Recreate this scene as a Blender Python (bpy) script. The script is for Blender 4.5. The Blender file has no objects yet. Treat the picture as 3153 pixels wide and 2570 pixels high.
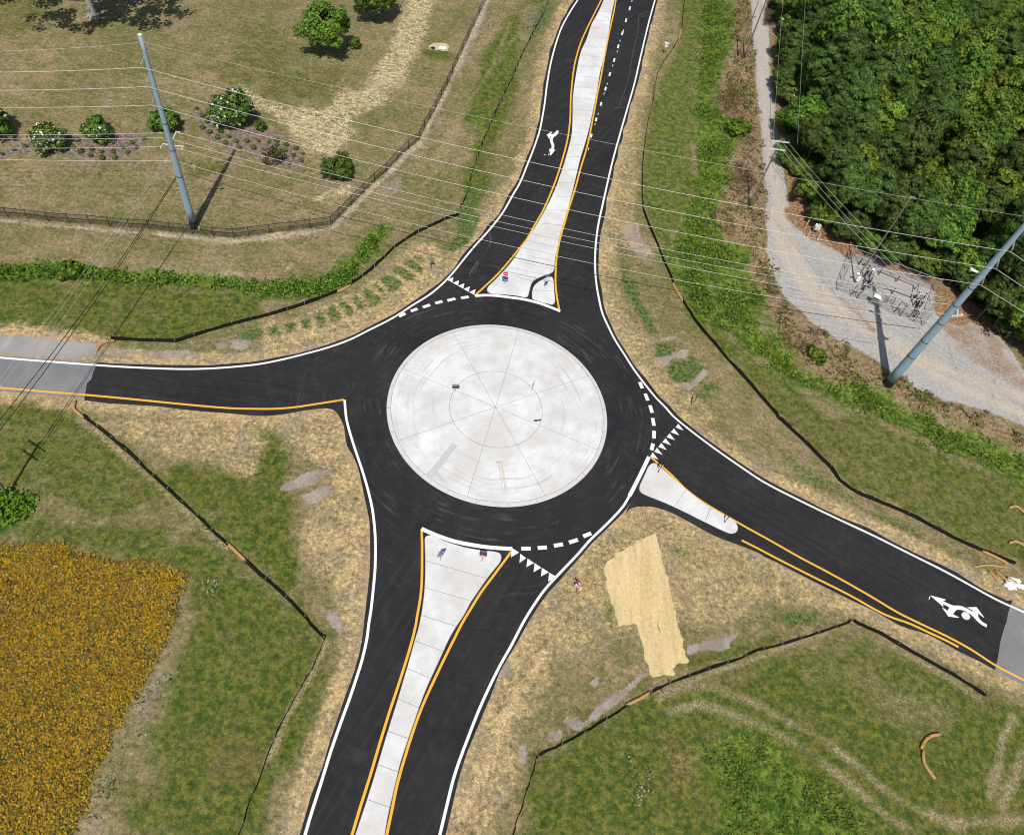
import bpy, bmesh, math, random
import numpy as np
from mathutils import Vector, Matrix, geometry

SC = bpy.context.scene
COL = SC.collection
R = math.radians
rng = np.random.default_rng(7)
random.seed(7)

# ------------------------------------------------------------------ camera, sky, sun, exposure
CAM_H, FOC, PITCH, ROLL = 80.0, 2480.0, 0.62009, 0.21757      # drone 80 m up, tilted 35.5 deg from straight down
_c, _s = math.cos(PITCH), math.sin(PITCH)
_r0, _u0, CW = np.array([1, 0, 0.]), np.array([0, _c, _s]), np.array([0, _s, -_c])
CR = math.cos(ROLL) * _r0 + math.sin(ROLL) * _u0
CU = -math.sin(ROLL) * _r0 + math.cos(ROLL) * _u0
cam = bpy.data.cameras.new('camera')
cam.sensor_fit = 'HORIZONTAL'; cam.sensor_width = 36.0; cam.lens = 36.0 * FOC / 3153.0
cam.clip_start = 1.0; cam.clip_end = 3000.0
camo = bpy.data.objects.new('camera', cam); COL.objects.link(camo)
camo.matrix_world = Matrix(((CR[0], CU[0], -CW[0], 0), (CR[1], CU[1], -CW[1], 0), (CR[2], CU[2], -CW[2], CAM_H), (0, 0, 0, 1)))
SC.camera = camo

SUN_EL, SH_DIR = R(58.3), R(91.5)
W = bpy.data.worlds.new('World'); SC.world = W; W.use_nodes = True
_nt = W.node_tree; _nt.nodes.clear()
_sky = _nt.nodes.new('ShaderNodeTexSky'); _sky.sky_type = 'NISHITA'; _sky.sun_disc = False
_sky.sun_elevation = SUN_EL; _sky.sun_rotation = R(180) - (SH_DIR - R(90)); _sky.air_density = 1.0; _sky.dust_density = 1.2
_bg = _nt.nodes.new('ShaderNodeBackground'); _bg.inputs['Strength'].default_value = 0.085
_wo = _nt.nodes.new('ShaderNodeOutputWorld')
_nt.links.new(_sky.outputs[0], _bg.inputs[0]); _nt.links.new(_bg.outputs[0], _wo.inputs[0])
sun = bpy.data.lights.new('sun', 'SUN'); sun.energy = 4.1; sun.angle = R(0.53); sun.color = (1.0, 0.955, 0.88)
suno = bpy.data.objects.new('sun', sun); COL.objects.link(suno)
_d = Vector((math.cos(SH_DIR) * math.cos(SUN_EL), math.sin(SH_DIR) * math.cos(SUN_EL), -math.sin(SUN_EL)))
suno.rotation_euler = _d.to_track_quat('-Z', 'Y').to_euler(); suno.location = (0, 0, 120)
SC.view_settings.view_transform = 'Standard'; SC.view_settings.look = 'None'
SC.view_settings.exposure = 0.0; SC.view_settings.gamma = 1.0; SC.view_settings.use_curve_mapping = False
SC.render.engine = 'CYCLES'
SC.cycles.filter_width = 1.05; SC.cycles.max_bounces = 6; SC.cycles.transparent_max_bounces = 12; SC.cycles.diffuse_bounces = 3

# ------------------------------------------------------------------ survey: a point of the photograph -> metres on the ground
def ray(x, y):
    return (x - 1576.5) / FOC * CR - (y - 1285.0) / FOC * CU + CW
def at_h(x, y, h=0.0):
    d = ray(x, y); t = (CAM_H - h) / -d[2]
    return np.array([d[0] * t, d[1] * t, h])
def G(x, y):
    return at_h(x, y)[:2]
def on_axis(x, y, bx, by):
    """the point of the sight line that passes closest to the upright through (bx, by)"""
    d = ray(x, y); t = (bx * d[0] + by * d[1]) / (d[0] ** 2 + d[1] ** 2)
    return np.array([d[0] * t, d[1] * t, CAM_H + t * d[2]])
def project(p):
    v = np.asarray(p, float) - np.array([0, 0, CAM_H]); w = v @ CW
    return np.stack([1576.5 + FOC * (v @ CR) / w, 1285.0 - FOC * (v @ CU) / w], -1)
TO = {'a': 0, 'b': 800, 'c': 1600, 'd': 2350, '1': 0, '2': 640, '3': 1280, '4': 1920}
def px(t, pts, k=2.6625):
    ox, oy = (TO[t[0]], TO[t[1]]) if isinstance(t, str) else t
    return [(ox + x / k, oy + y / k) for x, y in pts]
def T(t, pts, k=2.6625):
    return np.array([G(*p) for p in px(t, pts, k)])
def TT(*args):
    """several sheets of traced points joined: TT('a2', [...], 'b2', [...])"""
    return np.concatenate([T(args[i], args[i + 1]) for i in range(0, len(args), 2)])
def ext(P, start=0, end=0):
    P = list(P)
    if start: d = P[0] - P[1]; P.insert(0, P[0] + d / np.hypot(*d) * start)
    if end: d = P[-1] - P[-2]; P.append(P[-1] + d / np.hypot(*d) * end)
    return np.array(P)
def smooth(P, step=0.8):
    """Catmull-Rom through the points"""
    P = np.asarray(P, float); keep = [0]
    for i in range(1, len(P)):
        if np.linalg.norm(P[i] - P[keep[-1]]) > 0.12: keep.append(i)
    P = P[keep]; Q = np.vstack([2 * P[0] - P[1], P, 2 * P[-1] - P[-2]]); out = []
    for i in range(1, len(Q) - 2):
        p0, p1, p2, p3 = Q[i - 1], Q[i], Q[i + 1], Q[i + 2]
        a = max(np.linalg.norm(p1 - p0), 1e-3) ** .5; b = max(np.linalg.norm(p2 - p1), 1e-3) ** .5; c = max(np.linalg.norm(p3 - p2), 1e-3) ** .5
        m1 = (p2 - p1) + b * ((p1 - p0) / a - (p2 - p0) / (a + b)); m2 = (p2 - p1) + b * ((p3 - p2) / c - (p3 - p1) / (b + c))
        n = max(2, int(np.linalg.norm(p2 - p1) / step))
        for t in np.arange(n) / n:
            out.append((2 * t**3 - 3 * t**2 + 1) * p1 + (t**3 - 2 * t**2 + t) * m1 + (-2 * t**3 + 3 * t**2) * p2 + (t**3 - t**2) * m2)
    out.append(P[-1]); return np.array(out)
def normals(P):
    d = np.gradient(P, axis=0); d /= np.maximum(np.hypot(d[:, 0], d[:, 1])[:, None], 1e-9)
    return np.stack([-d[:, 1], d[:, 0]], 1)
def off(P, d):
    return P + normals(P) * d
def arclen(P):
    return np.concatenate([[0], np.cumsum(np.linalg.norm(np.diff(P, axis=0), axis=1))])
def resample(P, n):
    s = arclen(P); t = np.linspace(0, s[-1], n)
    return np.stack([np.interp(t, s, P[:, k]) for k in range(P.shape[1])], 1)

# ------------------------------------------------------------------ object helpers
def tag(o, label=None, cat=None, group=None, kind=None):
    if label: o['label'] = label
    if cat: o['category'] = cat
    if group: o['group'] = group
    if kind: o['kind'] = kind
    return o
def thing(name, label, cat, loc=(0, 0, 0), rz=0.0, group=None):
    o = bpy.data.objects.new(name, None); COL.objects.link(o)
    o.location = loc; o.rotation_euler = (0, 0, rz); o.empty_display_size = 0.3
    return tag(o, label, cat, group)
class MB:
    def __init__(s): s.v, s.f, s.m, s.n = [], [], [], 0
    def add(s, V, F, m=0):
        s.v.extend(tuple(map(float, p)) for p in V); s.f.extend(tuple(i + s.n for i in f) for f in F); s.m.extend([m] * len(F)); s.n += len(V)
    def box(s, c, d, rz=0.0, m=0, tilt=None):
        x, y, z = d[0] / 2, d[1] / 2, d[2] / 2
        V = [Vector(p) for p in ((-x, -y, -z), (x, -y, -z), (x, y, -z), (-x, y, -z), (-x, -y, z), (x, -y, z), (x, y, z), (-x, y, z))]
        M = Matrix.Rotation(rz, 3, 'Z')
        if tilt: M = M @ Matrix.Rotation(tilt, 3, 'X')
        s.add([M @ p + Vector(c) for p in V], [(0, 3, 2, 1), (4, 5, 6, 7), (0, 1, 5, 4), (1, 2, 6, 5), (2, 3, 7, 6), (3, 0, 4, 7)], m)
    def tube(s, P, r, n=8, m=0, cap=True):
        P = [Vector(p) for p in P]; rr = r if hasattr(r, '__len__') else [r] * len(P); V, F = [], []
        t0 = (P[1] - P[0]).normalized(); a = t0.cross(Vector((0, 0, 1)))
        if a.length < 1e-3: a = Vector((1, 0, 0))
        a.normalize()
        for i, p in enumerate(P):
            t = (P[min(i + 1, len(P) - 1)] - P[max(i - 1, 0)]).normalized(); a = (a - t * a.dot(t)).normalized(); b = t.cross(a)
            V += [p + (a * math.cos(2 * math.pi * k / n) + b * math.sin(2 * math.pi * k / n)) * rr[i] for k in range(n)]
        for i in range(len(P) - 1):
            F += [(i * n + k, i * n + (k + 1) % n, (i + 1) * n + (k + 1) % n, (i + 1) * n + k) for k in range(n)]
        if cap: F += [tuple(range(n - 1, -1, -1)), tuple((len(P) - 1) * n + k for k in range(n))]
        s.add(V, F, m)
    def poly(s, P, z, m=0):
        P = [Vector((p[0], p[1], 0)) for p in P]
        F = geometry.tessellate_polygon([P]); V = [(p.x, p.y, z) for p in P]; out = []
        for f in F:
            a, b, c = (P[i] for i in f)
            out.append(f if (b - a).cross(c - a).z > 0 else (f[0], f[2], f[1]))
        s.add(V, out, m)
    def prism(s, P, z0, z1, m=0, bevel=0.0):
        P = np.asarray(P); A = 0.5 * np.sum(P[:, 0] * np.roll(P[:, 1], -1) - np.roll(P[:, 0], -1) * P[:, 1])
        if A < 0: P = P[::-1]
        n = len(P); top = P
        if bevel:
            d = np.roll(P, -1, 0) - np.roll(P, 1, 0); d /= np.maximum(np.hypot(d[:, 0], d[:, 1])[:, None], 1e-9)
            top = P + np.stack([-d[:, 1], d[:, 0]], 1) * bevel
        s.add([(p[0], p[1], z0) for p in P] + [(p[0], p[1], z1) for p in top], [(i, (i + 1) % n, n + (i + 1) % n, n + i) for i in range(n)], m)
        s.poly(top, z1, m)
    def strip(s, P, w, z, m=0):
        P = np.asarray(P)[:, :2]; N = normals(P); L, Rr = P + N * w / 2, P - N * w / 2; n = len(P)
        zz = z if hasattr(z, '__len__') else [z] * n
        s.add([(*L[i], zz[i]) for i in range(n)] + [(*Rr[i], zz[i]) for i in range(n)], [(n + i, n + i + 1, i + 1, i) for i in range(n - 1)], m)
    def build(s, name, mats, parent=None, smooth_=False):
        me = bpy.data.meshes.new(name); me.from_pydata(s.v, [], s.f)
        for mt in (mats if isinstance(mats, (list, tuple)) else [mats]): me.materials.append(mt)
        if any(s.m): me.polygons.foreach_set('material_index', s.m)
        if smooth_: me.polygons.foreach_set('use_smooth', [True] * len(s.f))
        me.update()
        o = bpy.data.objects.new(name, me); COL.objects.link(o)
        if parent: o.parent = parent
        return o
def copy_tree(o, parent=None):
    c = o.copy(); COL.objects.link(c)
    if parent: c.parent = parent
    for ch in list(o.children): copy_tree(ch, c)
    return c
def quads_object(name, V, mats, midx=None, parent=None):
    """V: (n,4,3) array of quads"""
    n = len(V); me = bpy.data.meshes.new(name)
    me.vertices.add(n * 4); me.vertices.foreach_set('co', V.reshape(-1).astype(np.float32))
    me.loops.add(n * 4); me.loops.foreach_set('vertex_index', np.arange(n * 4, dtype=np.int32))
    me.polygons.add(n); me.polygons.foreach_set('loop_start', np.arange(0, n * 4, 4, dtype=np.int32))
    for mt in mats: me.materials.append(mt)
    if midx is not None: me.polygons.foreach_set('material_index', midx.astype(np.int32))
    me.update(calc_edges=True); me.validate()
    o = bpy.data.objects.new(name, me); COL.objects.link(o)
    if parent: o.parent = parent
    return o
ORD = ['first', 'second', 'third', 'fourth', 'fifth', 'sixth', 'seventh', 'eighth', 'ninth', 'tenth', 'eleventh', 'twelfth', 'thirteenth', 'fourteenth',
       'fifteenth', 'sixteenth', 'seventeenth', 'eighteenth', 'nineteenth', 'twentieth', 'twenty-first', 'twenty-second', 'twenty-third', 'twenty-fourth',
       'twenty-fifth', 'twenty-sixth', 'twenty-seventh', 'twenty-eighth', 'twenty-ninth', 'thirtieth', 'thirty-first', 'thirty-second', 'thirty-third']

# ------------------------------------------------------------------ materials
class NT:
    def __init__(s, name):
        s.mat = bpy.data.materials.new(name); s.mat.use_nodes = True; s.t = s.mat.node_tree; s.t.nodes.clear()
        s.out = s.new('ShaderNodeOutputMaterial'); s.bsdf = s.new('ShaderNodeBsdfPrincipled'); s.link(s.bsdf.outputs[0], s.out.inputs[0])
        s.bsdf.inputs['Specular IOR Level'].default_value = 0.25
    def new(s, t): return s.t.nodes.new(t)
    def link(s, a, b): s.t.links.new(a, b)
    def put(s, sock, v):
        if hasattr(v, 'is_output') or isinstance(v, bpy.types.NodeSocket): s.link(v, sock)
        elif isinstance(v, (tuple, list)): sock.default_value = (*v, 1.0) if len(v) == 3 and len(sock.default_value) == 4 else v
        else: sock.default_value = v
    def pos(s):
        if not hasattr(s, '_p'): s._p = s.new('ShaderNodeNewGeometry').outputs['Position']
        return s._p
    def noise(s, scale, detail=3.0, rough=0.55, vec=None, stretch=None, dist=0.0):
        n = s.new('ShaderNodeTexNoise'); v = vec or s.pos()
        if stretch:
            m = s.new('ShaderNodeMapping'); m.inputs['Scale'].default_value = stretch[:3]
            if len(stretch) > 3: m.inputs['Rotation'].default_value = (0, 0, stretch[3])
            s.link(v, m.inputs[0]); v = m.outputs[0]
        s.link(v, n.inputs['Vector']); n.inputs['Scale'].default_value = scale; n.inputs['Detail'].default_value = detail; n.inputs['Roughness'].default_value = rough
        n.inputs['Distortion'].default_value = dist
        return n.outputs[0]
    def rng(s, v, a, b, c=0.0, d=1.0, sm=True):
        m = s.new('ShaderNodeMapRange'); m.interpolation_type = 'SMOOTHSTEP' if sm else 'LINEAR'
        for k, x in zip((0, 1, 2, 3, 4), (v, a, b, c, d)): s.put(m.inputs[k], x)
        return m.outputs[0]
    def math(s, op, a, b=0.0):
        m = s.new('ShaderNodeMath'); m.operation = op; s.put(m.inputs[0], a); s.put(m.inputs[1], b); return m.outputs[0]
    def mix(s, f, a, b, mode='MIX'):
        m = s.new('ShaderNodeMix'); m.data_type = 'RGBA'; m.blend_type = mode
        s.put(m.inputs[0], f); s.put(m.inputs[6], a); s.put(m.inputs[7], b); return m.outputs[2]
    def attr(s, name):
        a = s.new('ShaderNodeAttribute'); a.attribute_name = name; sp = s.new('ShaderNodeSeparateColor'); s.link(a.outputs['Color'], sp.inputs[0])
        return (*sp.outputs[:3], a.outputs['Alpha'])
    def bump(s, h, strength=0.4, dist=0.05):
        b = s.new('ShaderNodeBump'); b.inputs['Strength'].default_value = strength; b.inputs['Distance'].default_value = dist
        s.link(h, b.inputs['Height']); s.link(b.outputs[0], s.bsdf.inputs['Normal'])
    def done(s, color, rough=0.9, **kw):
        s.put(s.bsdf.inputs['Base Color'], color); s.put(s.bsdf.inputs['Roughness'], rough)
        for k, v in kw.items(): s.put(s.bsdf.inputs[k.replace('_', ' ')], v)
        return s.mat
def simple(name, col, rough=0.6, var=0.18, scale=3.0, metal=0.0, spec=0.3):
    n = NT(name); f = n.noise(scale, 4); a = tuple(c * (1 - var) for c in col); b = tuple(min(1, c * (1 + var)) for c in col)
    n.bsdf.inputs['Specular IOR Level'].default_value = spec
    return n.done(n.mix(f, a, b), rough, Metallic=metal)
def leaf_mat(name, col, var=0.35, tr=0.25):
    n = NT(name); oi = n.new('ShaderNodeObjectInfo'); g = n.new('ShaderNodeNewGeometry')
    c = n.mix(g.outputs['Random Per Island'], tuple(x * (1 - var) for x in col), tuple(x * (1 + var) for x in col))
    hs = n.new('ShaderNodeHueSaturation'); n.put(hs.inputs['Hue'], n.rng(oi.outputs['Random'], 0, 1, 0.485, 0.515, False)); n.put(hs.inputs['Value'], n.rng(oi.outputs['Random'], 0, 1, 0.8, 1.2, False)); n.link(c, hs.inputs['Color'])
    n.bsdf.inputs['Specular IOR Level'].default_value = 0.2
    n.done(hs.outputs[0], 0.65)
    tb = n.new('ShaderNodeBsdfTranslucent'); n.link(hs.outputs[0], tb.inputs[0]); mx = n.new('ShaderNodeMixShader'); mx.inputs[0].default_value = tr
    n.link(n.bsdf.outputs[0], mx.inputs[1]); n.link(tb.outputs[0], mx.inputs[2]); n.link(mx.outputs[0], n.out.inputs[0])
    return n.mat
M = {}
def asphalt():
    n = NT('asphalt'); v = n.pos()
    big = n.noise(0.11, 4); mid = n.noise(0.9, 4); fine = n.noise(14, 2)
    c = n.mix(n.rng(big, .3, .7), (.0175, .0175, .0200), (.0265, .0258, .0272))
    c = n.mix(n.rng(mid, .47, .70, 0, .45), c, (.042, .040, .041)); c = n.mix(n.rng(n.noise(.23, 7, .75), .53, .66, 0, .5), c, (.052, .047, .044))
    # paving streaks lengthwise on each of the four legs
    sxy = n.new('ShaderNodeSeparateXYZ'); n.link(v, sxy.inputs[0])
    for ang, msk in ((R(68), n.rng(sxy.outputs[1], 74, 84)), (R(72), n.rng(sxy.outputs[1], 42, 34)), (R(-22), n.rng(sxy.outputs[0], 17, 25)), (R(6), n.rng(sxy.outputs[0], -20, -28))):
        mp = n.new('ShaderNodeMapping'); mp.vector_type = 'TEXTURE'; mp.inputs['Rotation'].default_value = (0, 0, ang); mp.inputs['Scale'].default_value = (14, .55, 1); n.link(v, mp.inputs[0])
        st_ = n.noise(1.0, 4, .6, mp.outputs[0]); c = n.mix(n.math('MULTIPLY', msk, n.rng(st_, .52, .68, 0, .5)), c, (.044, .042, .042)); c = n.mix(n.math('MULTIPLY', msk, n.rng(st_, .46, .34, 0, .5)), c, (.0125, .0125, .014))
    # dust and scuffs dragged round the circle by turning traffic
    vm = n.new('ShaderNodeVectorMath'); vm.operation = 'SUBTRACT'; n.link(v, vm.inputs[0]); vm.inputs[1].default_value = (-1.84, 57.92, 0)
    sp = n.new('ShaderNodeSeparateXYZ'); n.link(vm.outputs[0], sp.inputs[0])
    rad = n.math('SQRT', n.math('ADD', n.math('MULTIPLY', sp.outputs[0], sp.outputs[0]), n.math('MULTIPLY', sp.outputs[1], sp.outputs[1])))
    ang = n.math('ARCTAN2', sp.outputs[1], sp.outputs[0])
    cb = n.new('ShaderNodeCombineXYZ'); n.put(cb.inputs[0], n.math('MULTIPLY', ang, 4.0)); n.put(cb.inputs[1], n.math('MULTIPLY', rad, 2.4))
    st = n.noise(1.0, 5, .6, cb.outputs[0]); patch = n.noise(.16, 2)
    near = n.rng(rad, 14, 30, 1, .15)
    c = n.mix(n.math('MULTIPLY', n.math('MULTIPLY', n.rng(st, .50, .70, 0, .75), n.rng(patch, .44, .58)), near), c, (.10, .092, .088)); wk = n.noise(.9, 8, .8, None, None, 1.2); c = n.mix(n.math('MULTIPLY', n.math('MULTIPLY', n.rng(wk, .60, .68, 0, .8), n.rng(n.noise(.12, 2), .52, .62)), n.rng(rad, 13.6, 36, 1, 0)), c, (.15, .145, .14))
    sp2 = n.noise(2.6, 5, .7); c = n.mix(n.rng(sp2, .70, .78, 0, .45), c, (.12, .115, .11))
    c = n.mix(n.rng(fine, .3, .7, 0, .35), c, (.016, .016, .0175)); n.bump(fine, .25, .01)
    return n.done(c, .88)
M['asphalt'] = asphalt()
def old_asphalt(name, a, b):
    n = NT(name); c = n.mix(n.rng(n.noise(.25, 5), .3, .7), a, b); c = n.mix(n.rng(n.noise(5, 4), .35, .7, 0, .4), c, tuple(x * .75 for x in a))
    sc = n.noise(1.1, 3, .5, None, (1, .12, 1, R(4))); c = n.mix(n.rng(sc, .55, .7, 0, .3), c, tuple(x * 1.25 for x in b)); return n.done(c, .9)
M['old'] = old_asphalt('old_asphalt', (.19, .19, .195), (.25, .248, .246)); M['shoulder'] = old_asphalt('shoulder_asphalt', (.29, .27, .25), (.37, .35, .33))
def concrete(name, rings=False):
    n = NT(name); big = n.noise(.16, 5, .6); mid = n.noise(.7, 5, .6)
    c = n.mix(n.rng(big, .36, .66), (.62, .605, .58), (.76, .765, .77)); c = n.mix(n.rng(mid, .40, .72, 0, .4), c, (.50, .475, .44))
    c = n.mix(n.rng(n.noise(2.2, 4, .7), .6, .78, 0, .3), c, (.76, .77, .77)); c = n.mix(n.rng(n.noise(9, 3), .35, .7, 0, .16), c, (.40, .38, .35))
    if rings:  # tyre tracks left by lorries running over the apron
        v = n.pos(); vm = n.new('ShaderNodeVectorMath'); vm.operation = 'SUBTRACT'; n.link(v, vm.inputs[0]); vm.inputs[1].default_value = (-1.84, 57.92, 0)
        sp = n.new('ShaderNodeSeparateXYZ'); n.link(vm.outputs[0], sp.inputs[0]); wob = n.noise(.09, 2)
        rad = n.math('ADD', n.math('SQRT', n.math('ADD', n.math('MULTIPLY', sp.outputs[0], sp.outputs[0]), n.math('MULTIPLY', sp.outputs[1], sp.outputs[1]))), n.math('MULTIPLY', wob, 3.2))
        for k, (r0, w, s) in enumerate(((11.4, .13, .42), (11.95, .1, .34), (12.6, .16, .42), (13.3, .1, .3), (9.8, .13, .3), (13.9, .12, .3))):
            d = n.math('ABSOLUTE', n.math('SUBTRACT', rad, r0))
            f = n.math('MULTIPLY', n.rng(d, w * .5, w * 1.6, s, 0), n.rng(n.noise(.13 + .02 * k, 2, .5, None, (1, 1, 1, k * 1.3)), .44, .62)); c = n.mix(f, c, (.42, .41, .40))
        cb = n.new('ShaderNodeCombineXYZ'); n.put(cb.inputs[0], n.math('MULTIPLY', n.math('ARCTAN2', sp.outputs[1], sp.outputs[0]), 3.0)); n.put(cb.inputs[1], n.math('MULTIPLY', rad, 3.0))
        c = n.mix(n.math('MULTIPLY', n.rng(n.noise(1, 4, .6, cb.outputs[0]), .55, .75, 0, .22), n.rng(rad, 8.5, 10.5)), c, (.46, .445, .43))
    n.bump(mid, .1, .02); return n.done(c, .8)
M['concrete'] = concrete('concrete'); M['apron'] = concrete('apron_concrete', True)
M['joint'] = simple('joint_filler', (.16, .155, .15), .9)
M['curb'] = simple('curb_concrete', (.58, .57, .55), .8, .1, 1.2)
def paint(name, col):
    n = NT(name); w = n.noise(6, 5, .65); b = n.noise(.5, 3)
    c = n.mix(n.rng(w, .62, .80, 0, .55), col, tuple(x * .45 for x in col)); return n.done(n.mix(n.rng(b, .3, .7, 0, .15), c, tuple(x * .8 for x in col)), .6)
M['white'] = paint('white_paint', (.80, .80, .79)); M['yellow'] = paint('yellow_paint', (.80, .42, .045))
M['steel'] = simple('weathered_steel', (.25, .34, .42), .55, .12, 1.2, .0, .4)
M['steel_base'] = simple('bitumen_coat', (.012, .013, .016), .6)
M['alu'] = simple('aluminium', (.66, .65, .60), .45, .08, 2, .0, .5)
M['galv'] = simple('galvanised', (.42, .43, .44), .45, .12, 4, .5)
M['dark_metal'] = simple('dark_metal', (.025, .026, .028), .5, .2)
M['black_fabric'] = simple('black_fabric', (.007, .0075, .008), .75, .4, 1.5)
M['cable'] = simple('black_cable', (.015, .014, .013), .6)
M['wood_pole'] = simple('pole_wood', (.17, .16, .125), .85, .25, 3)
M['stake'] = simple('stake_wood', (.42, .30, .17), .8)
M['bark'] = simple('bark', (.14, .115, .09), .95, .4, 5); M['pale_bark'] = simple('pale_bark', (.30, .28, .25), .95, .45, 3)
M['white_sign'] = simple('white_sheeting', (.80, .80, .80), .35, .03); M['red_sign'] = simple('red_sheeting', (.55, .025, .06), .35, .06)
M['blue_sign'] = simple('blue_sheeting', (.02, .075, .26), .35, .08); M['navy_sign'] = simple('navy_sheeting', (.012, .022, .05), .35); M['sign_back'] = simple('sign_back', (.27, .29, .30), .4, .06, 2, .4)
M['black_sign'] = simple('black_print', (.012, .012, .014), .4); M['orange'] = simple('orange_plastic', (.75, .16, .02), .5); M['red_post'] = simple('red_post', (.55, .05, .03), .5)
M['yellow_pl'] = simple('yellow_guard', (.62, .40, .05), .5); M['cream'] = simple('cream_post', (.66, .52, .30), .6); M['pink'] = simple('pink_tape', (.75, .35, .36), .5)
M['stone'] = simple('stone', (.52, .44, .27), .9, .25, 1.5); M['white_plastic'] = simple('white_plastic', (.82, .82, .84), .35, .04); M['purple'] = simple('purple_sheet', (.12, .09, .25), .5)
M['stain'] = simple('rust_stain', (.55, .48, .38), .8); M['damp'] = simple('damp_stain', (.52, .51, .49), .8); M['chalk'] = simple('chalk_line', (.10, .10, .10), .9)
M['beige'] = simple('beige_box', (.62, .60, .55), .5)
def straw_roll():
    n = NT('straw_netting'); c = n.mix(n.noise(7, 4), (.36, .19, .07), (.56, .33, .14)); c = n.mix(n.rng(n.noise(22, 2), .5, .7, 0, .4), c, (.22, .11, .04)); return n.done(c, .95)
M['wattle'] = straw_roll()
def blanket():
    n = NT('straw_blanket'); mp = n.new('ShaderNodeMapping'); mp.vector_type = 'TEXTURE'; mp.inputs['Rotation'].default_value = (0, 0, R(-82)); mp.inputs['Scale'].default_value = (10, 1.1, 1); n.link(n.pos(), mp.inputs[0]); a = n.noise(1.0, 7, .78, mp.outputs[0]); c = n.mix(n.rng(a, .34, .66), (.56, .42, .20), (.74, .57, .29)); c = n.mix(n.rng(n.noise(2.2, 6, .8), .48, .62, 0, .4), c, (.80, .65, .38)); c = n.mix(n.rng(n.noise(3.5, 5, .75), .52, .66, 0, .6), c, (.38, .29, .13)); c = n.mix(n.rng(n.noise(1.3, 7, .8), .58, .68, 0, .6), c, (.24, .20, .09)); n.bump(a, .9, .22); return n.done(c, .95)
M['blanket'] = blanket()
def netting(name, col, k):
    n = NT(name); n.done(col, .6); tr = n.new('ShaderNodeBsdfTransparent'); mx = n.new('ShaderNodeMixShader'); mx.inputs[0].default_value = k
    n.link(n.bsdf.outputs[0], mx.inputs[1]); n.link(tr.outputs[0], mx.inputs[2]); n.link(mx.outputs[0], n.out.inputs[0]); return n.mat
M['chain'] = netting('chain_link', (.09, .095, .10), .84); M['chain_black'] = netting('black_chain_link', (.02, .022, .02), .72)
M['insul'] = simple('insulator', (.30, .31, .33), .4)

# ------------------------------------------------------------------ the roads: traced edge lines
LA = smooth(ext(TT('c1', [(478, 0), (420, 90), (350, 215), (310, 320), (280, 420), (250, 545), (225, 690), (205, 850), (185, 970), (165, 1070), (140, 1150), (100, 1260), (60, 1360), (5, 1495)],
    'b1', [(2070, 1607), (2000, 1731)], 'b2', [(1900, 160), (1740, 340), (1560, 560), (1480, 640), (1380, 720), (1250, 800), (1160, 860), (1060, 920), (900, 1000), (740, 1080), (560, 1145), (380, 1195), (200, 1240), (0, 1280)],
    'a2', [(1900, 1305), (1700, 1318), (1500, 1322), (1250, 1315), (1000, 1303), (800, 1290), (500, 1268), (200, 1245), (0, 1228)]), 45, 40))
LD = smooth(ext(TT('c1', [(1110, 0), (1060, 180), (1000, 430), (940, 690), (880, 900), (820, 1110), (760, 1330), (720, 1500), (680, 1680)],
    'c2', [(650, 110), (630, 240), (620, 360), (618, 470), (625, 590), (645, 720), (680, 870), (720, 960), (780, 1080), (850, 1190), (940, 1330), (1030, 1450), (1120, 1560), (1200, 1640)],
    'c3', [(1255, 0), (1400, 120), (1600, 270), (1800, 410)], 'd3', [(0, 540), (300, 695), (600, 840), (900, 980), (1200, 1130), (1500, 1280), (1700, 1390), (1900, 1500), (2130, 1605)]), 45, 30))
LB = smooth(ext(TT('b2', [(695, 1575), (700, 1640), (710, 1731)], 'b3', [(725, 90), (760, 210), (800, 330), (850, 480), (890, 620), (920, 750), (940, 900), (948, 1050), (945, 1250), (930, 1420), (910, 1600)],
    'b4', [(893, 0), (880, 110), (840, 290), (800, 420), (740, 600), (660, 820), (580, 1050), (500, 1310), (420, 1560), (370, 1731)]), 0, 25))
LC = smooth(ext(TT('c3', [(1060, 335), (1000, 460), (940, 580), (900, 655), (850, 740), (770, 830), (680, 920), (570, 1025), (480, 1130), (380, 1235), (290, 1330), (200, 1430), (110, 1560), (30, 1690)],
    'b4', [(2060, 180), (1980, 320), (1880, 520), (1790, 720), (1700, 950), (1640, 1110), (1590, 1260), (1530, 1500), (1475, 1731)]), 0, 25))
YW = smooth(ext(TT('b2', [(690, 1572), (450, 1610), (280, 1635), (130, 1647), (0, 1648)], 'a2', [(1900, 1643), (1700, 1628), (1400, 1600), (1100, 1570), (800, 1542), (600, 1525), (400, 1510), (200, 1492), (0, 1475)]), 0, 40))
YEU = smooth(ext(TT('c3', [(1075, 340), (1130, 385), (1240, 480), (1360, 600), (1500, 705), (1640, 790), (1780, 870), (1950, 965)], 'd3', [(0, 990), (133, 1065), (300, 1160), (500, 1265), (700, 1375), (900, 1490), (1100, 1610)],
    'd4', [(1290, 0), (1500, 100), (1700, 208), (1900, 338), (2130, 458)]), 0, 30))
YEL = smooth(TT('c3', [(1820, 1020), (1970, 1095)], 'd3', [(0, 1110), (133, 1180), (400, 1315), (700, 1465), (1000, 1630)], 'd4', [(1205, 0), (1350, 68), (1500, 137), (1600, 190)]))
YNL = smooth(ext(TT('c1', [(670, 0), (620, 100), (560, 220), (510, 330), (470, 450), (445, 560), (430, 680), (418, 830), (415, 960), (400, 1100), (380, 1200), (350, 1310), (310, 1440), (265, 1560), (190, 1731)],
    'c2', [(130, 130), (50, 270)], 'b2', [(2130, 330), (2050, 430), (1950, 545), (1850, 640), (1760, 722)]), 40, 0))
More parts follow.
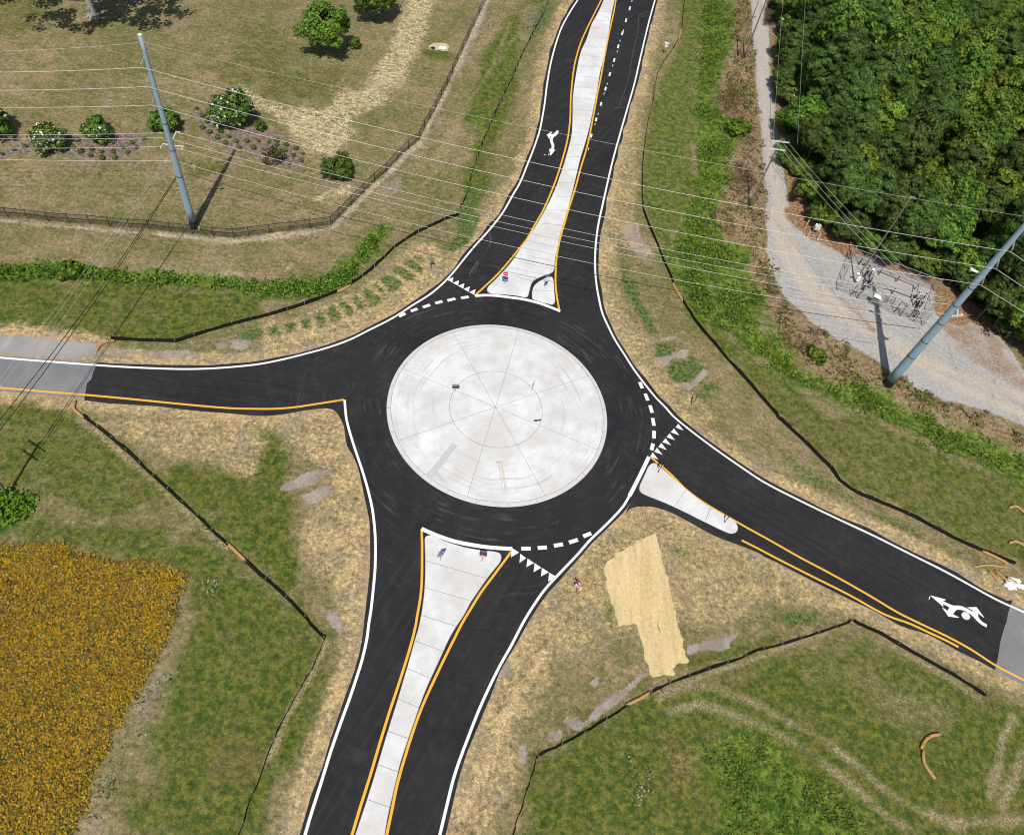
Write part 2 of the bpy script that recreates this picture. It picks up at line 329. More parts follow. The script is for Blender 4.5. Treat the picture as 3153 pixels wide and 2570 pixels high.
YNR = smooth(ext(TT('c1', [(790, 0), (770, 110), (745, 220), (720, 340), (690, 500), (665, 640), (640, 760), (620, 870), (595, 1000), (570, 1130), (540, 1250), (500, 1380), (460, 1530), (420, 1660)],
    'c2', [(405, 0), (370, 120), (340, 220), (315, 330), (300, 430), (295, 520), (295, 640), (305, 730), (325, 838)]), 40, 0))
YSL = smooth(ext(TT('b3', [(1327, 930), (1330, 1050), (1330, 1200), (1328, 1350), (1315, 1500), (1290, 1640)], 'b4', [(1280, 0), (1250, 130), (1200, 300), (1130, 520), (1060, 730), (980, 990), (900, 1260), (830, 1480), (755, 1731)]), 0, 25))
YSR = smooth(ext(TT('b3', [(2070, 1102), (1990, 1210), (1900, 1330), (1810, 1450), (1730, 1580)], 'b4', [(1655, 0), (1600, 110), (1520, 270), (1420, 480), (1330, 680), (1250, 900), (1190, 1090), (1130, 1300), (1080, 1540), (1040, 1731)]), 0, 25))
WN = smooth(TT('b2', [(1765, 722), (1850, 717), (1950, 722), (2050, 735)], 'c2', [(0, 745), (100, 765), (200, 795), (290, 830), (332, 848)]))
WS = smooth(T('b3', [(1325, 925), (1450, 980), (1600, 1030), (1750, 1060), (1900, 1080), (2070, 1090)]))

CEN, RI = np.array([-1.842, 57.923]), 13.572
iJ = int(np.argmin(np.hypot(*(LA - T('a2', [(795, 1290)])[0]).T)))
iJD = int(np.argmin(np.hypot(*(LD - T('d3', [(2040, 1562)])[0]).T)))
rough_edge = lambda P, a=.10: P + normals(P) * (np.interp(np.arange(len(P)), np.arange(0, len(P) + 3, 3), rng.normal(0, a, len(np.arange(0, len(P) + 3, 3)))))[:, None]
outA = rough_edge(off(LA, -0.50)); outD = rough_edge(off(LD, 0.55)); outC = rough_edge(off(LC, 0.42))
iC = int(np.argmin(np.hypot(*(LC - T('c3', [(880, 690)])[0]).T)))
SWE = TT('a2', [(690, 1580), (900, 1600), (1300, 1630), (1700, 1665), (2130, 1705)], 'b2', [(200, 1690), (400, 1655), (550, 1640), (612, 1655), (645, 1690), (660, 1725)],
    'b3', [(690, 80), (720, 240), (770, 330), (820, 490), (850, 630), (880, 770), (902, 910), (908, 1050), (905, 1250), (890, 1420), (865, 1640)], 'b4', [(835, 150), (800, 300), (760, 440), (690, 620), (600, 880), (500, 1180), (400, 1490), (320, 1731)])
SWE = rough_edge(smooth(ext(SWE, 0, 25)), .06)
TIP = rough_edge(smooth(TT('c3', [(862, 812), (890, 765), (930, 742), (1000, 732), (1100, 742), (1250, 797), (1400, 880), (1600, 985), (1750, 1040), (1850, 1075), (2000, 1142)], 'd3', [(0, 1150), (133, 1215), (400, 1350), (700, 1500), (900, 1595), (1130, 1725)], 'd4', [(1350, 90), (1600, 220), (1900, 376)])), .06)
JW = T('a2', [(795, 1266), (778, 1320), (765, 1345), (748, 1405), (712, 1440), (703, 1500), (690, 1575)])
JE = np.concatenate([T('d4', [(1900, 372), (1918, 300), (1930, 240), (1942, 150), (1985, 0)]), T('d3', [(1992, 1700), (2008, 1610), (2042, 1508)])])
ROAD = np.concatenate([outA[:iJ], JW, SWE, outC[iC:][::-1], TIP, JE, outD[:iJD][::-1]])
OLDW = np.concatenate([off(LA, -0.35)[iJ - 2:], off(YW, .42)[::-1][:int(len(YW) * .72)], T('a2', [(705, 1575), (760, 1400), (800, 1290)])])
_w = np.hypot(*(YW - T('a2', [(690, 1531)])[0]).T); iYW = int(np.argmin(_w))
OLDW = np.concatenate([off(LA, -0.35)[iJ - 2:], off(YW, .45)[iYW - 1:][::-1], T('a2', [(712, 1500), (770, 1400)])])
iYE = int(np.argmin(np.hypot(*(YEU - T('d4', [(1905, 340)])[0]).T)))
OLDE = np.concatenate([T('d3', [(2030, 1500)]), off(LD, .45)[iJD:], off(YEU, -.62)[iYE:][::-1], T('d4', [(1890, 366), (1930, 150)]), T('d3', [(1985, 1700)])])
SHW = TT('a2', [(-700, 1010), (-300, 1020), (0, 1040), (200, 1050), (400, 1072), (600, 1098), (790, 1112), (812, 1150), (785, 1195), (700, 1225), (600, 1243), (450, 1228), (200, 1212), (0, 1195), (-300, 1180), (-700, 1150)])

# ------------------------------------------------------------------ ground: one sheet, its cover painted by surveyed regions
def lin(a, b, step): return np.arange(a, b + 1e-6, step)
gx = np.concatenate([[-900, -500, -300, -200, -150], lin(-125, 125, .42), [150, 200, 300, 500, 900]])
gy = np.concatenate([[-600, -300, -150, -60, -20], lin(0, 215, .42), [235, 260, 300, 400, 600, 1200]])
GX, GY = np.meshgrid(gx, gy); GXY = np.stack([GX.ravel(), GY.ravel()], 1); NG = len(GXY)
def vnoise(P, cell, seed):
    r = np.random.default_rng(seed); g = r.random((256, 256)); q = P / cell + 77.7; i = np.floor(q).astype(int); f = q - i; f = f * f * (3 - 2 * f); i %= 255
    a, b, c, d = g[i[:, 1], i[:, 0]], g[i[:, 1], i[:, 0] + 1], g[i[:, 1] + 1, i[:, 0]], g[i[:, 1] + 1, i[:, 0] + 1]
    return (a * (1 - f[:, 0]) + b * f[:, 0]) * (1 - f[:, 1]) + (c * (1 - f[:, 0]) + d * f[:, 0]) * f[:, 1]
def fbm(P, cell, seed): return vnoise(P, cell, seed) * .5 + vnoise(P, cell / 2.1, seed + 1) * .3 + vnoise(P, cell / 4.3, seed + 2) * .2
WOB = (fbm(GXY, 3.2, 3) - .5) * 2
def seg_dist(P, A, B):
    d = B - A; L = max(d @ d, 1e-9); t = np.clip(((P - A) @ d) / L, 0, 1); return np.hypot(*(P - A - t[:, None] * d).T)
def sdist(P, poly):
    D = np.full(len(P), 1e9); ins = np.zeros(len(P), bool); n = len(poly)
    for i in range(n):
        a, b = poly[i], poly[(i + 1) % n]; D = np.minimum(D, seg_dist(P, a, b))
        if a[1] != b[1]:
            c = (a[1] > P[:, 1]) != (b[1] > P[:, 1]); xi = (b[0] - a[0]) * (P[:, 1] - a[1]) / (b[1] - a[1]) + a[0]; ins ^= c & (P[:, 0] < xi)
    return np.where(ins, D, -D)
def pdist(P, line):
    D = np.full(len(P), 1e9)
    for i in range(len(line) - 1): D = np.minimum(D, seg_dist(P, line[i], line[i + 1]))
    return D
CH = {k: np.zeros(NG, np.float32) for k in ('lush', 'green', 'straw', 'dirt', 'gravel', 'red', 'seed', 'pale', 'mulch', 'floor', 'forest', 'track')}
def near(poly, m):
    lo, hi = poly.min(0) - m, poly.max(0) + m
    return np.where((GXY[:, 0] > lo[0]) & (GXY[:, 0] < hi[0]) & (GXY[:, 1] > lo[1]) & (GXY[:, 1] < hi[1]))[0]
def area(k, poly, v=1.0, soft=1.0, wob=.6):
    poly = np.asarray(poly); i = near(poly, soft + wob + 1)
    d = sdist(GXY[i], poly) + WOB[i] * wob; CH[k][i] = np.maximum(CH[k][i], v * np.clip(d / soft + .5, 0, 1))
def band(k, line, w, v=1.0, soft=.6, wob=.3):
    line = np.asarray(line); i = near(line, w + soft + wob + 1)
    d = w / 2 - pdist(GXY[i], line) + WOB[i] * wob; CH[k][i] = np.maximum(CH[k][i], v * np.clip(d / soft + .5, 0, 1))
iR = near(ROAD, 9); RD = np.full(NG, 99.0); RD[iR] = -sdist(GXY[iR], ROAD[::2])
for _p in (OLDW, OLDE, SHW): _i = near(_p, 9); RD[_i] = np.minimum(RD[_i], -sdist(GXY[_i], _p))
_e = RD + WOB * 1.1
CH['straw'] = np.maximum(CH['straw'], np.clip((2.6 - _e) / 2.2, 0, .74)).astype(np.float32)
CH['dirt'] = np.maximum(CH['dirt'], np.clip((.75 - RD - WOB * .35) / .6, 0, .7)).astype(np.float32)
# lush weeds of the ditches
LUSH = [TT('a2', [(-300, 440), (0, 450), (550, 440), (1100, 510), (1600, 550), (2130, 600)], 'b2', [(250, 590), (450, 560), (650, 480), (760, 390), (850, 270), (950, 170), (1080, 90), (1040, 200), (980, 320), (900, 440), (800, 560), (700, 650), (600, 700), (400, 740), (0, 740)], 'a2', [(2100, 690), (1500, 660), (1000, 620), (500, 590), (-300, 590)]),
    TT('c1', [(1470, -300), (1750, -300), (1760, 0), (1770, 150), (1740, 350), (1690, 500), (1620, 640), (1590, 800), (1700, 950), (1830, 1000), (1830, 1150), (1760, 1300), (1720, 1500), (1640, 1640), (1560, 1731)], 'c2', [(1640, 180), (1700, 280), (1860, 320), (1890, 420), (1840, 500), (1900, 600), (2000, 720), (2060, 850), (1990, 960), (2080, 1080), (2130, 1250), (1950, 1250), (1800, 1130), (1640, 980), (1450, 900), (1340, 740), (1280, 560), (1230, 420), (1250, 250), (1330, 100)], 'c1', [(1390, 1600), (1420, 1400), (1440, 1100), (1425, 700), (1470, 400)]),
    TT('d2', [(0, 730), (60, 800), (90, 950), (220, 1060), (200, 1150), (300, 1300), (500, 1450), (800, 1390), (950, 1500), (1100, 1600), (1400, 1690)], 'd3', [(1500, 60), (1700, 110), (1900, 170), (2130, 270), (2400, 400), (2400, 700), (2130, 560), (1900, 480), (1650, 370), (1450, 280), (1250, 170), (1100, 100), (900, 0)], 'd2', [(700, 1620), (450, 1520), (250, 1440), (0, 1340)])]
for p in LUSH: area('lush', p, .95, 2.4, 1.6)
area('lush', TT('c4', [(1490, 1040), (1640, 930), (1900, 870), (2130, 960), (2130, 1700), (2100, 1900), (1640, 1900), (1560, 1300)]), .62, 3.0, 1.5)
area('lush', TT('d4', [(0, 930), (200, 1100), (500, 1290), (780, 1500), (930, 1731), (900, 2000), (0, 2000)]), .72, 2.5, 1.2)
area('lush', T('a3', [(-200, 640), (60, 650), (290, 650), (280, 790), (200, 900), (0, 950), (-200, 950)]), .9, .6, .3)
# mown green verges
area('green', TT('a2', [(-300, 590), (1200, 640), (2130, 720), (2130, 890), (1900, 950), (1500, 1090), (900, 1075), (700, 1110), (-300, 1030)]), .85, 1.2, .8)
area('green', TT('b1', [(2130, 60), (2130, 700), (1900, 1250), (1780, 1731), (1640, 1731), (1700, 1400), (1850, 1000), (1650, 1000), (1850, 400)], 'c1', [(60, 0), (170, 0)]), .95, 2, 1)
area('lush', TT('c1', [(1370, -300), (1490, -300), (1490, 300), (1440, 900), (1440, 1400), (1400, 1731)], 'c2', [(1290, 60), (1220, 250), (1130, 250), (1020, -50)], 'c1', [(1020, 1500), (1090, 900), (1150, 650), (1310, 380)]), .44, 1.5, 1.2)
area('lush', TT('b1', [(2080, 100), (2130, 500), (1980, 820), (1850, 1130), (1760, 1500), (1680, 1500), (1760, 1150), (1700, 1000), (1880, 560)]), .38, 2, 1.5)
area('green', TT('c1', [(1350, -200), (1480, -200), (1480, 300), (1430, 900), (1440, 1400), (1390, 1731)], 'c2', [(1250, 200), (1230, 420), (1280, 560), (1330, 740), (1450, 900), (1640, 980), (1950, 1250), (2130, 1350)], 'd3', [(500, 0), (900, 10), (1250, 180), (1650, 380), (2130, 570), (2500, 800), (2500, 1600), (2050, 1180), (1550, 980), (1100, 750), (720, 590), (540, 400), (300, 180), (110, 0)], 'c2', [(1800, 1350), (1500, 1010), (1310, 700), (1130, 310), (1010, 0)], 'c1', [(1000, 1500), (1080, 900), (1300, 350)]), .72, 1.2, .8)
area('green', TT('a3', [(0, 950), (300, 830), (900, 850), (1350, 980), (1550, 900), (1800, 700), (1900, 560), (2100, 560)], 'b3', [(100, 500), (280, 700), (280, 1000), (330, 1300), (400, 1560), (200, 1500), (-80, 1230)], 'a3', [(1700, 960), (1500, 1280), (1150, 1180), (600, 1080), (0, 1000)]), .75, 2.2, 1.6)
area('green', TT('b3', [(0, 700), (150, 760), (280, 900), (280, 1000), (330, 1300), (330, 1560), (100, 1370), (-30, 1100)]), .95, 1.2, 1)
area('green', TT('a4', [(2120, 0), (2000, 300), (1880, 650), (1720, 1000), (1600, 1350), (1400, 1731), (1250, 1731), (1480, 1250), (1650, 850), (1850, 350), (1980, 0)]), .95, 1.4, .9)
area('green', TT('c4', [(900, 530), (1300, 400), (1700, 300), (2130, 150), (2130, 60), (1750, 180), (1480, 220), (1250, 380), (1010, 440)]), .9, 1, .8)
area('green', TT('c4', [(1500, 470), (2130, 250), (2130, 700), (1850, 600)], 'd4', [(400, 650), (700, 700), (1000, 950), (1300, 1100), (1500, 1250), (1300, 1300), (900, 1000), (500, 800), (0, 600), (0, 300)]), .6, 3, 2)
area('green', TT('b1', [(0, 560), (600, 560), (780, 540), (700, 700), (500, 830), (200, 830), (0, 800)]), .6, 3, 2)
area('green', T('a1', [(1900, 300), (2200, 150), (2400, 500), (2200, 800), (1900, 700), (1700, 560)]), .55, 4, 2)
area('green', TT('a2', [(640, 1720)], 'a3', [(1000, 270), (1500, 500), (1500, 780), (900, 850), (300, 830), (300, 640), (0, 600), (-300, 300), (-300, -100)], 'a2', [(-300, 1560), (300, 1570)]), .74, 2.5, 2)
area('green', T('a1', [(0, -200), (500, -200), (450, 100), (300, 260), (0, 300), (-200, 0)]), .5, 4, 2)
area('green', TT('b1', [(1320, 400), (1540, 400), (1580, 480), (1450, 490), (1320, 450)]), .9, 1.2, .6)
area('green', T('a1', [(1480, 1300), (1800, 1330), (1820, 1420), (1600, 1440), (1500, 1400)]), .7, 1.5, .6)
# straw-mulched new verges
area('straw', TT('b2', [(0, 930), (300, 880), (600, 780), (900, 590), (1130, 420), (1250, 300), (1420, 290), (1540, 400), (1440, 560), (1250, 700), (900, 900), (500, 1060), (0, 1220)]), .8, 1.4, .8)
area('straw', TT('c1', [(1110, 0), (1200, 0), (1180, 300), (1080, 640), (1020, 1000), (970, 1250), (950, 1700)], 'c2', [(1000, 200), (1100, 420), (820, 300), (820, 640), (900, 900), (1080, 1050), (1180, 1260), (1300, 1440), (1500, 1540), (1620, 1731)], 'c3', [(1500, 120), (1800, 320), (2130, 500), (2130, 600), (1300, 20)], 'c2', [(1000, 1300), (720, 900), (640, 300)]), .50, 1.2, .9)
area('straw', TT('a3', [(780, 60), (1200, 10), (2130, 40)], 'b3', [(300, 0), (650, 60), (720, 300), (880, 900), (890, 1600), (640, 1600), (560, 1450), (330, 1150), (300, 950), (420, 750), (600, 600), (480, 430), (280, 300), (100, 200)], 'a3', [(2060, 540), (1800, 420), (1450, 350), (1000, 180)]), .60, 1.4, .9)
area('straw', TT('b3', [(700, 600), (900, 900), (890, 1700)], 'b4', [(700, 500), (540, 900), (400, 1400), (330, 1731), (130, 1731), (330, 1150), (520, 700), (640, 300)]), .8, 1.2, .7)
area('straw', TT('c3', [(870, 800), (1000, 740), (1400, 890), (2130, 1230)], 'd3', [(400, 1380), (900, 1620)], 'd4', [(1300, 120), (1900, 430), (2130, 560), (1700, 430), (1100, 130), (900, 30)], 'd3', [(700, 1640), (400, 1600), (0, 1560)], 'c3', [(1900, 1700), (1350, 1731)], 'c4', [(640, 150), (560, 350), (300, 330), (250, 600), (100, 750), (0, 900)], 'b4', [(2130, 1300), (1980, 1600), (1900, 1731), (1520, 1731), (1700, 1100), (2130, 250)], 'c3', [(0, 1731), (300, 1420), (600, 1080)]), .56, 1.6, 1.2)
area('straw', TT('c4', [(620, 0), (560, 60), (330, 160), (280, 330), (120, 470), (30, 700), (0, 800)], 'b4', [(2130, 780), (1950, 1000), (1830, 1350), (1700, 1600), (1600, 1600), (1800, 1050), (2130, 400)], 'c4', [(120, 200), (350, 40), (480, 0)]), 1.0, 1.3, .9)
area('straw', TT('d3', [(0, 400), (600, 700), (1200, 980), (1700, 1230), (2130, 1420), (2130, 1580), (1500, 1260), (900, 960), (0, 520)]), .75, 1.2, .7)
# dark green strips where the seed has come up between the straw
def b2s(*p): area('seed', T('b2', p), .85, .5, .5)
area('seed', T('b2', [(-150, 1010), (0, 985), (300, 915), (530, 830), (740, 735), (900, 640), (1080, 490), (1230, 400), (1340, 395), (1375, 480), (1330, 560), (1180, 620), (1060, 720), (960, 780), (800, 850), (560, 960), (300, 1010), (0, 1060), (-150, 1090)]), .85, .8, .5)
b2s((920, 640), (1040, 540), (1180, 600), (1060, 710), (980, 720)); b2s((1090, 490), (1170, 460), (1330, 560), (1200, 580)); b2s((1210, 420), (1270, 390), (1370, 500), (1300, 520)); b2s((740, 730), (880, 640), (970, 760), (800, 830))
b2s((540, 830), (700, 740), (780, 850), (560, 960)); b2s((430, 880), (520, 840), (560, 950), (450, 990)); b2s((310, 930), (410, 880), (430, 980), (330, 1000)); b2s((170, 960), (290, 930), (300, 1000), (180, 1010)); b2s((-100, 1000), (40, 990), (60, 1060), (-100, 1090))
b2s((1620, 60), (1700, 0), (1830, 60), (1720, 300), (1580, 390), (1530, 330), (1620, 200)); b2s((1640, -30), (1680, -120), (1780, -200), (1720, 0))
_s0 = CH['seed'].copy()
for _l in ([(530, 820), (580, 990)], [(420, 865), (470, 1010)], [(300, 905), (330, 1020)], [(160, 945), (190, 1030)], [(40, 970), (60, 1080)], [(700, 730), (800, 845)], [(615, 770), (690, 885)], [(785, 670), (885, 800)], [(865, 620), (960, 690), (1060, 765)], [(960, 590), (1060, 700)], [(1060, 525), (1220, 615)], [(1145, 455), (1325, 565)], [(1215, 395), (1400, 500)]):
    _l = T('b2', _l); _i = near(_l, 2); CH['seed'][_i] *= np.clip((pdist(GXY[_i], _l) + WOB[_i] * .12 - .14) / .3, .1, 1)
def c2s(*p, v=.95): area('seed', T('c2', p), v, .6, .5)
c2s((860, 560), (970, 600), (1010, 780), (1120, 960), (1150, 1040), (1060, 1060), (1000, 930), (900, 750), (830, 620), v=.8); c2s((1100, 1090), (1230, 1100), (1260, 1160), (1230, 1215), (1110, 1220)); c2s((1250, 1250), (1380, 1240), (1400, 1190), (1500, 1310), (1400, 1420), (1250, 1420), (1210, 1330)); c2s((1490, 1430), (1640, 1430), (1650, 1490), (1520, 1510)); c2s((810, 290), (870, 320), (920, 560), (830, 560), v=.5)
c2s((1420, 1500), (1520, 1470), (1560, 1560), (1500, 1600), (1440, 1560), v=.6)
area('seed', T('b3', [(0, 100), (200, 120), (270, 190), (150, 200), (0, 190)]), .6, 1, .8); area('seed', T('b3', [(220, 220), (300, 240), (290, 380), (150, 370)]), .5, 1, .8); area('seed', T('b3', [(540, 1300), (600, 1300), (590, 1560), (500, 1500)]), .6, 1, .8)
area('seed', T('c3', [(1180, 1060), (1400, 1080), (1400, 1180), (1230, 1100)]), .7, .8, .6); area('seed', T('c3', [(1800, 950 + 700), (2000, 1640), (2050, 1731), (1700, 1731)]), .5, 1, .8); area('seed', T('c3', [(680, 1500), (760, 1530), (800, 1731), (680, 1690)]), .7, .8, .6)
area('seed', T('d3', [(60, 180), (220, 330), (330, 400), (700, 620), (850, 780), (1100, 860), (1300, 930), (1300, 1000), (950, 850), (700, 720), (480, 600), (330, 540), (230, 410)]), .6, .8, .7)
area('seed', T('d3', [(140, 1620), (330, 1590), (460, 1620), (440, 1700), (200, 1731)]), .7, .8, .6)
area('seed', TT('c1', [(150, 60), (250, 20), (300, 60), (200, 240), (110, 330), (60, 380)]), .7, .8, .6)
area('seed', TT('b1', [(1680, 1650), (1850, 1560), (1900, 1450), (1930, 1360), (1870, 1500), (1800, 1731), (1690, 1731)]), .7, .8, .6)
# bare earth
for t, p in (('b3', [(145, 600), (200, 540), (300, 500), (340, 460), (440, 440), (580, 435), (600, 470), (490, 490), (470, 560), (330, 600), (200, 625)]), ('b3', [(335, 655), (500, 580), (590, 570), (580, 640), (500, 690), (390, 730)]), ('b3', [(530, 1600), (640, 1610), (690, 1680), (690, 1800), (620, 1760)]),
             ('c2', [(1100, 1235), (1260, 1200), (1320, 1150), (1390, 1150), (1370, 1240), (1250, 1230), (1220, 1290), (1110, 1280)]), ('c2', [(1250, 1450), (1420, 1420), (1500, 1320), (1560, 1340), (1500, 1420), (1400, 1500)]), ('c2', [(1110, 1080), (1200, 1050), (1270, 1050), (1270, 1090), (1150, 1085)]), ('c2', [(820, 150), (980, 110), (1000, 250), (1090, 350), (1000, 420), (900, 300)]),
             ('b2', [(190, 1040), (300, 1030), (270, 1080), (200, 1090)]), ('b2', [(790, 870), (870, 875), (830, 905)]), ('b2', [(1120, 625), (1190, 605), (1260, 625), (1240, 655), (1150, 650)]), ('b2', [(1060, 710), (1100, 710), (1070, 755)]), ('a2', [(1750, 1110), (1850, 1090), (1870, 1150), (1780, 1165)]), ('a2', [(1885, 1085), (2060, 1070), (2020, 1150), (1900, 1145)]),
             ('c4', [(1385, 185), (1600, 125), (1800, 60), (1850, 50), (1750, 140), (1700, 220), (1500, 205), (1390, 245)]), ('c4', [(560, 800), (660, 660), (850, 540), (1030, 380), (1060, 400), (900, 540), (830, 620), (700, 720)]), ('c4', [(370, 790), (480, 780), (535, 830), (460, 885)]), ('c4', [(230, 890), (330, 880), (340, 960), (270, 950)]), ('c4', [(590, 480), (650, 420), (640, 520)]), ('c4', [(0, 990), (60, 990), (40, 1140), (0, 1150)])):
    area('dirt', T(t, p), 1.0, .35, .35)
area('dirt', TT('a2', [(820, 1125), (1100, 1140), (1400, 1165), (1750, 1185), (2130, 1190), (2130, 1235), (1700, 1262), (1300, 1262), (830, 1235)]), .7, .8, .5)
area('dirt', T('c4', [(-200, 60), (0, 250), (80, 120), (250, 0), (420, -120), (380, -160)]), .5, 1, .6)
area('dirt', T('b4', [(2130, 240), (1930, 640), (1760, 1050), (1640, 1500), (1560, 1500), (1700, 1000), (1900, 560), (2130, 130)]), .6, .8, .4)
area('red', T('c4', [(1200, 900), (1500, 1000), (1560, 1400), (1250, 1400), (1120, 1150)]), .40, 4, 2); area('track', T('d4', [(400, 250), (740, 250), (1000, 400), (1500, 700), (1500, 900), (1250, 880), (900, 620), (500, 400)]), .45, 4, 3)
area('green', TT('a3', [(-300, 950), (300, 830), (900, 850), (1350, 900), (1700, 960), (2130, 1330)], 'b3', [(400, 1700)], 'b4', [(560, 200), (500, 500), (300, 1000), (150, 1400), (50, 1731), (-20, 2000)], 'a4', [(1100, 1900), (1100, 1300), (1400, 500)], 'a3', [(1500, 1400), (900, 1160), (0, 1000)]), .85, 3, 2.5)
area('green', TT('c4', [(140, 1130), (700, 800), (1100, 560), (1900, 260)], 'd4', [(600, 60), (1000, 140), (1900, 640), (2500, 1000), (2500, 2200)], 'c4', [(0, 2200), (30, 1500)]), .88, 3, 2.5)
area('green', TT('b3', [(0, 80), (260, 120), (260, 500), (300, 900), (280, 1100), (330, 1500), (0, 1250)], 'a3', [(1900, 900), (1600, 800), (1300, 500), (1500, 400), (2000, 500)]), .95, 2, 1.6)
area('lush', T('c4', [(1480, 1000), (1640, 900), (1900, 850), (2130, 950), (2130, 1900), (1600, 1900), (1520, 1300)]), .85, 3.5, 1.6); area('lush', TT('d4', [(0, 900), (200, 1090), (500, 1280), (800, 1500), (950, 1731), (950, 2000), (0, 2000)]), .9, 3, 1.4)
for p in (('a3', [(640, 20), (780, 120), (980, 290), (1180, 470), (1430, 690), (1730, 970), (1860, 1095)]), ('c4', [(1180, 560), (1400, 470), (1620, 385), (1850, 315), (2000, 260)]), ('d4', [(60, 230), (300, 150), (560, 60)]), ('d4', [(900, 110), (1200, 260), (1500, 430), (1780, 620)]), ('b4', [(545, 160), (500, 250), (430, 400), (350, 530), (280, 660), (200, 810), (60, 1130)])): band('track', T(*p), .55, .85, .5, .25)
# wheel ruts on the field
for p in (('d4', [(-300, 560), (0, 690), (200, 800), (420, 900), (600, 1020), (800, 1180), (1050, 1400), (1300, 1540), (1600, 1640), (2130, 1600)]), ('d4', [(-350, 700), (0, 830), (250, 970), (500, 1150), (800, 1380), (1000, 1560), (1250, 1700)]), ('c4', [(1150, 600), (1350, 520), (1600, 510), (1800, 590), (2000, 680), (2130, 760)]), ('c4', [(1230, 720), (1450, 660), (1650, 690), (1900, 800), (2130, 920)]), ('d4', [(2050, 780), (1960, 950), (1930, 1130), (1850, 1400)]), ('d4', [(2130, 1050), (2060, 1280), (1950, 1480)])):
    band('track', T(*p), .75, .78, .9, .5)
for p in (('b1', [(2130, 260), (1950, 500), (1750, 780), (1640, 1000), (1500, 1230), (1400, 1400)]), ('b1', [(2060, 180), (1900, 560), (1700, 850), (1560, 1100), (1440, 1300)]), ('b1', [(1560, 1180), (1480, 1360), (1330, 1520)]), ('b1', [(1480, 100), (1060, 250), (800, 500), (640, 700)]), ('b2', [(0, 920), (300, 850), (600, 750), (900, 560), (1150, 380), (1400, 210)])):
    band('track', T(*p), .6, .55, .8, .4)
# gravel track and yard, red earth beside the woods, dead weeds beside the track
GRAV = np.concatenate([T('c1', [(1885, -400), (1890, 0), (1930, 600), (1980, 1100), (1995, 1350), (2025, 1640)]), T('d2', [(20, 0), (25, 300), (50, 450), (110, 620), (180, 740), (300, 830), (420, 960), (600, 1070), (800, 1180), (940, 1270), (1030, 1330), (1110, 1370), (1250, 1480), (1500, 1575), (1700, 1620), (2000, 1731), (2500, 1950), (2500, 1500), (2130, 1320), (2050, 1180), (1900, 1020), (1700, 930), (1500, 950), (1400, 850), (1420, 720), (1470, 610), (1100, 470), (760, 330), (700, 420), (560, 320), (400, 250), (260, 150), (215, 0)]), T('c1', [(2230, 1731), (2160, 1350), (2120, 1000), (2060, 600), (2030, 0), (2025, -400)])])
area('gravel', GRAV, 1.0, .8, .5)
for p in (('c1', [(1925, -300), (1935, 0), (1985, 600), (2035, 1100), (2065, 1400), (2120, 1731)]), ('c1', [(1985, -300), (1990, 0), (2035, 600), (2075, 1100), (2105, 1400), (2165, 1731)])): band('track', T(*p), .9, .6, .8, .2)
for p in (('d2', [(90, 0), (115, 200), (190, 420), (330, 640), (520, 820), (760, 960), (960, 1080), (1200, 1230), (1500, 1420), (2130, 1690)]), ('d2', [(150, 0), (190, 200), (290, 420), (420, 620), (600, 780), (860, 940), (1060, 1080), (1350, 1260), (2130, 1560)])): band('track', T(*p), 1.5, .8, 1.0, .3)
area('red', T('d2', [(1470, 960), (1700, 940), (1900, 1030), (2130, 1330), (2300, 1500), (2130, 1480), (1850, 1330), (1650, 1200)]), .52, 2.2, 2.2); band('red', T('d2', [(640, 740), (760, 850), (900, 1000)]), .9, .6, .6, .4)
area('red', np.concatenate([T('c1', [(2050, -300), (2040, 0), (2080, 600), (2110, 1000), (2150, 1300), (2230, 1731)]), T('d2', [(200, 0), (270, 150), (400, 260), (600, 330), (700, 420), (760, 335), (1000, 430), (1450, 610), (1420, 850), (1500, 940), (1700, 920), (1900, 1010), (2130, 1200), (2300, 1300), (2300, 1100), (1750, 800), (1400, 480), (850, 240), (560, 60), (430, -80), (330, -300), (300, -600), (250, -900), (200, -1700)])]), 1.0, .9, .6)
band('red', T('d2', [(250, 60), (420, 200), (640, 310), (780, 330), (1100, 450), (1450, 600), (1500, 760), (1600, 900)]), 3.2, 1.0, 1.0, .6)
DEAD = [TT('c1', [(1770, -300), (1885, -300), (1890, 0), (1930, 600), (1980, 1100), (2000, 1350), (2030, 1731)], 'c2', [(2010, 300), (2130, 600), (2130, 900), (2060, 850), (2000, 710), (1900, 560), (1890, 400), (1880, 320), (1700, 250), (1550, 70)], 'c1', [(1640, 1700), (1720, 1400), (1830, 1100), (1830, 1000), (1600, 850), (1650, 650), (1740, 400)]),
        TT('d2', [(0, 430), (60, 600), (170, 740), (400, 960), (700, 1130), (930, 1260), (1000, 1400), (1110, 1390), (1500, 1600), (2000, 1731), (2100, 1800), (1500, 1731), (1100, 1550), (950, 1460), (500, 1440), (280, 1250), (150, 1080), (90, 900), (60, 760), (0, 680)]), TT('d3', [(1400, -30), (1700, 80), (1950, 170), (2130, 240), (2400, 380), (2400, 280), (2130, 150), (1800, 0)])]
for p in DEAD: area('red', p, .5, 1.2, .9); area('dirt', p, .42, 2.5, 2)
area('dirt', T('d2', [(1450, 950), (1700, 930), (1900, 1020), (2130, 1330), (2130, 1500), (1700, 1330)]), .6, 2, 2)
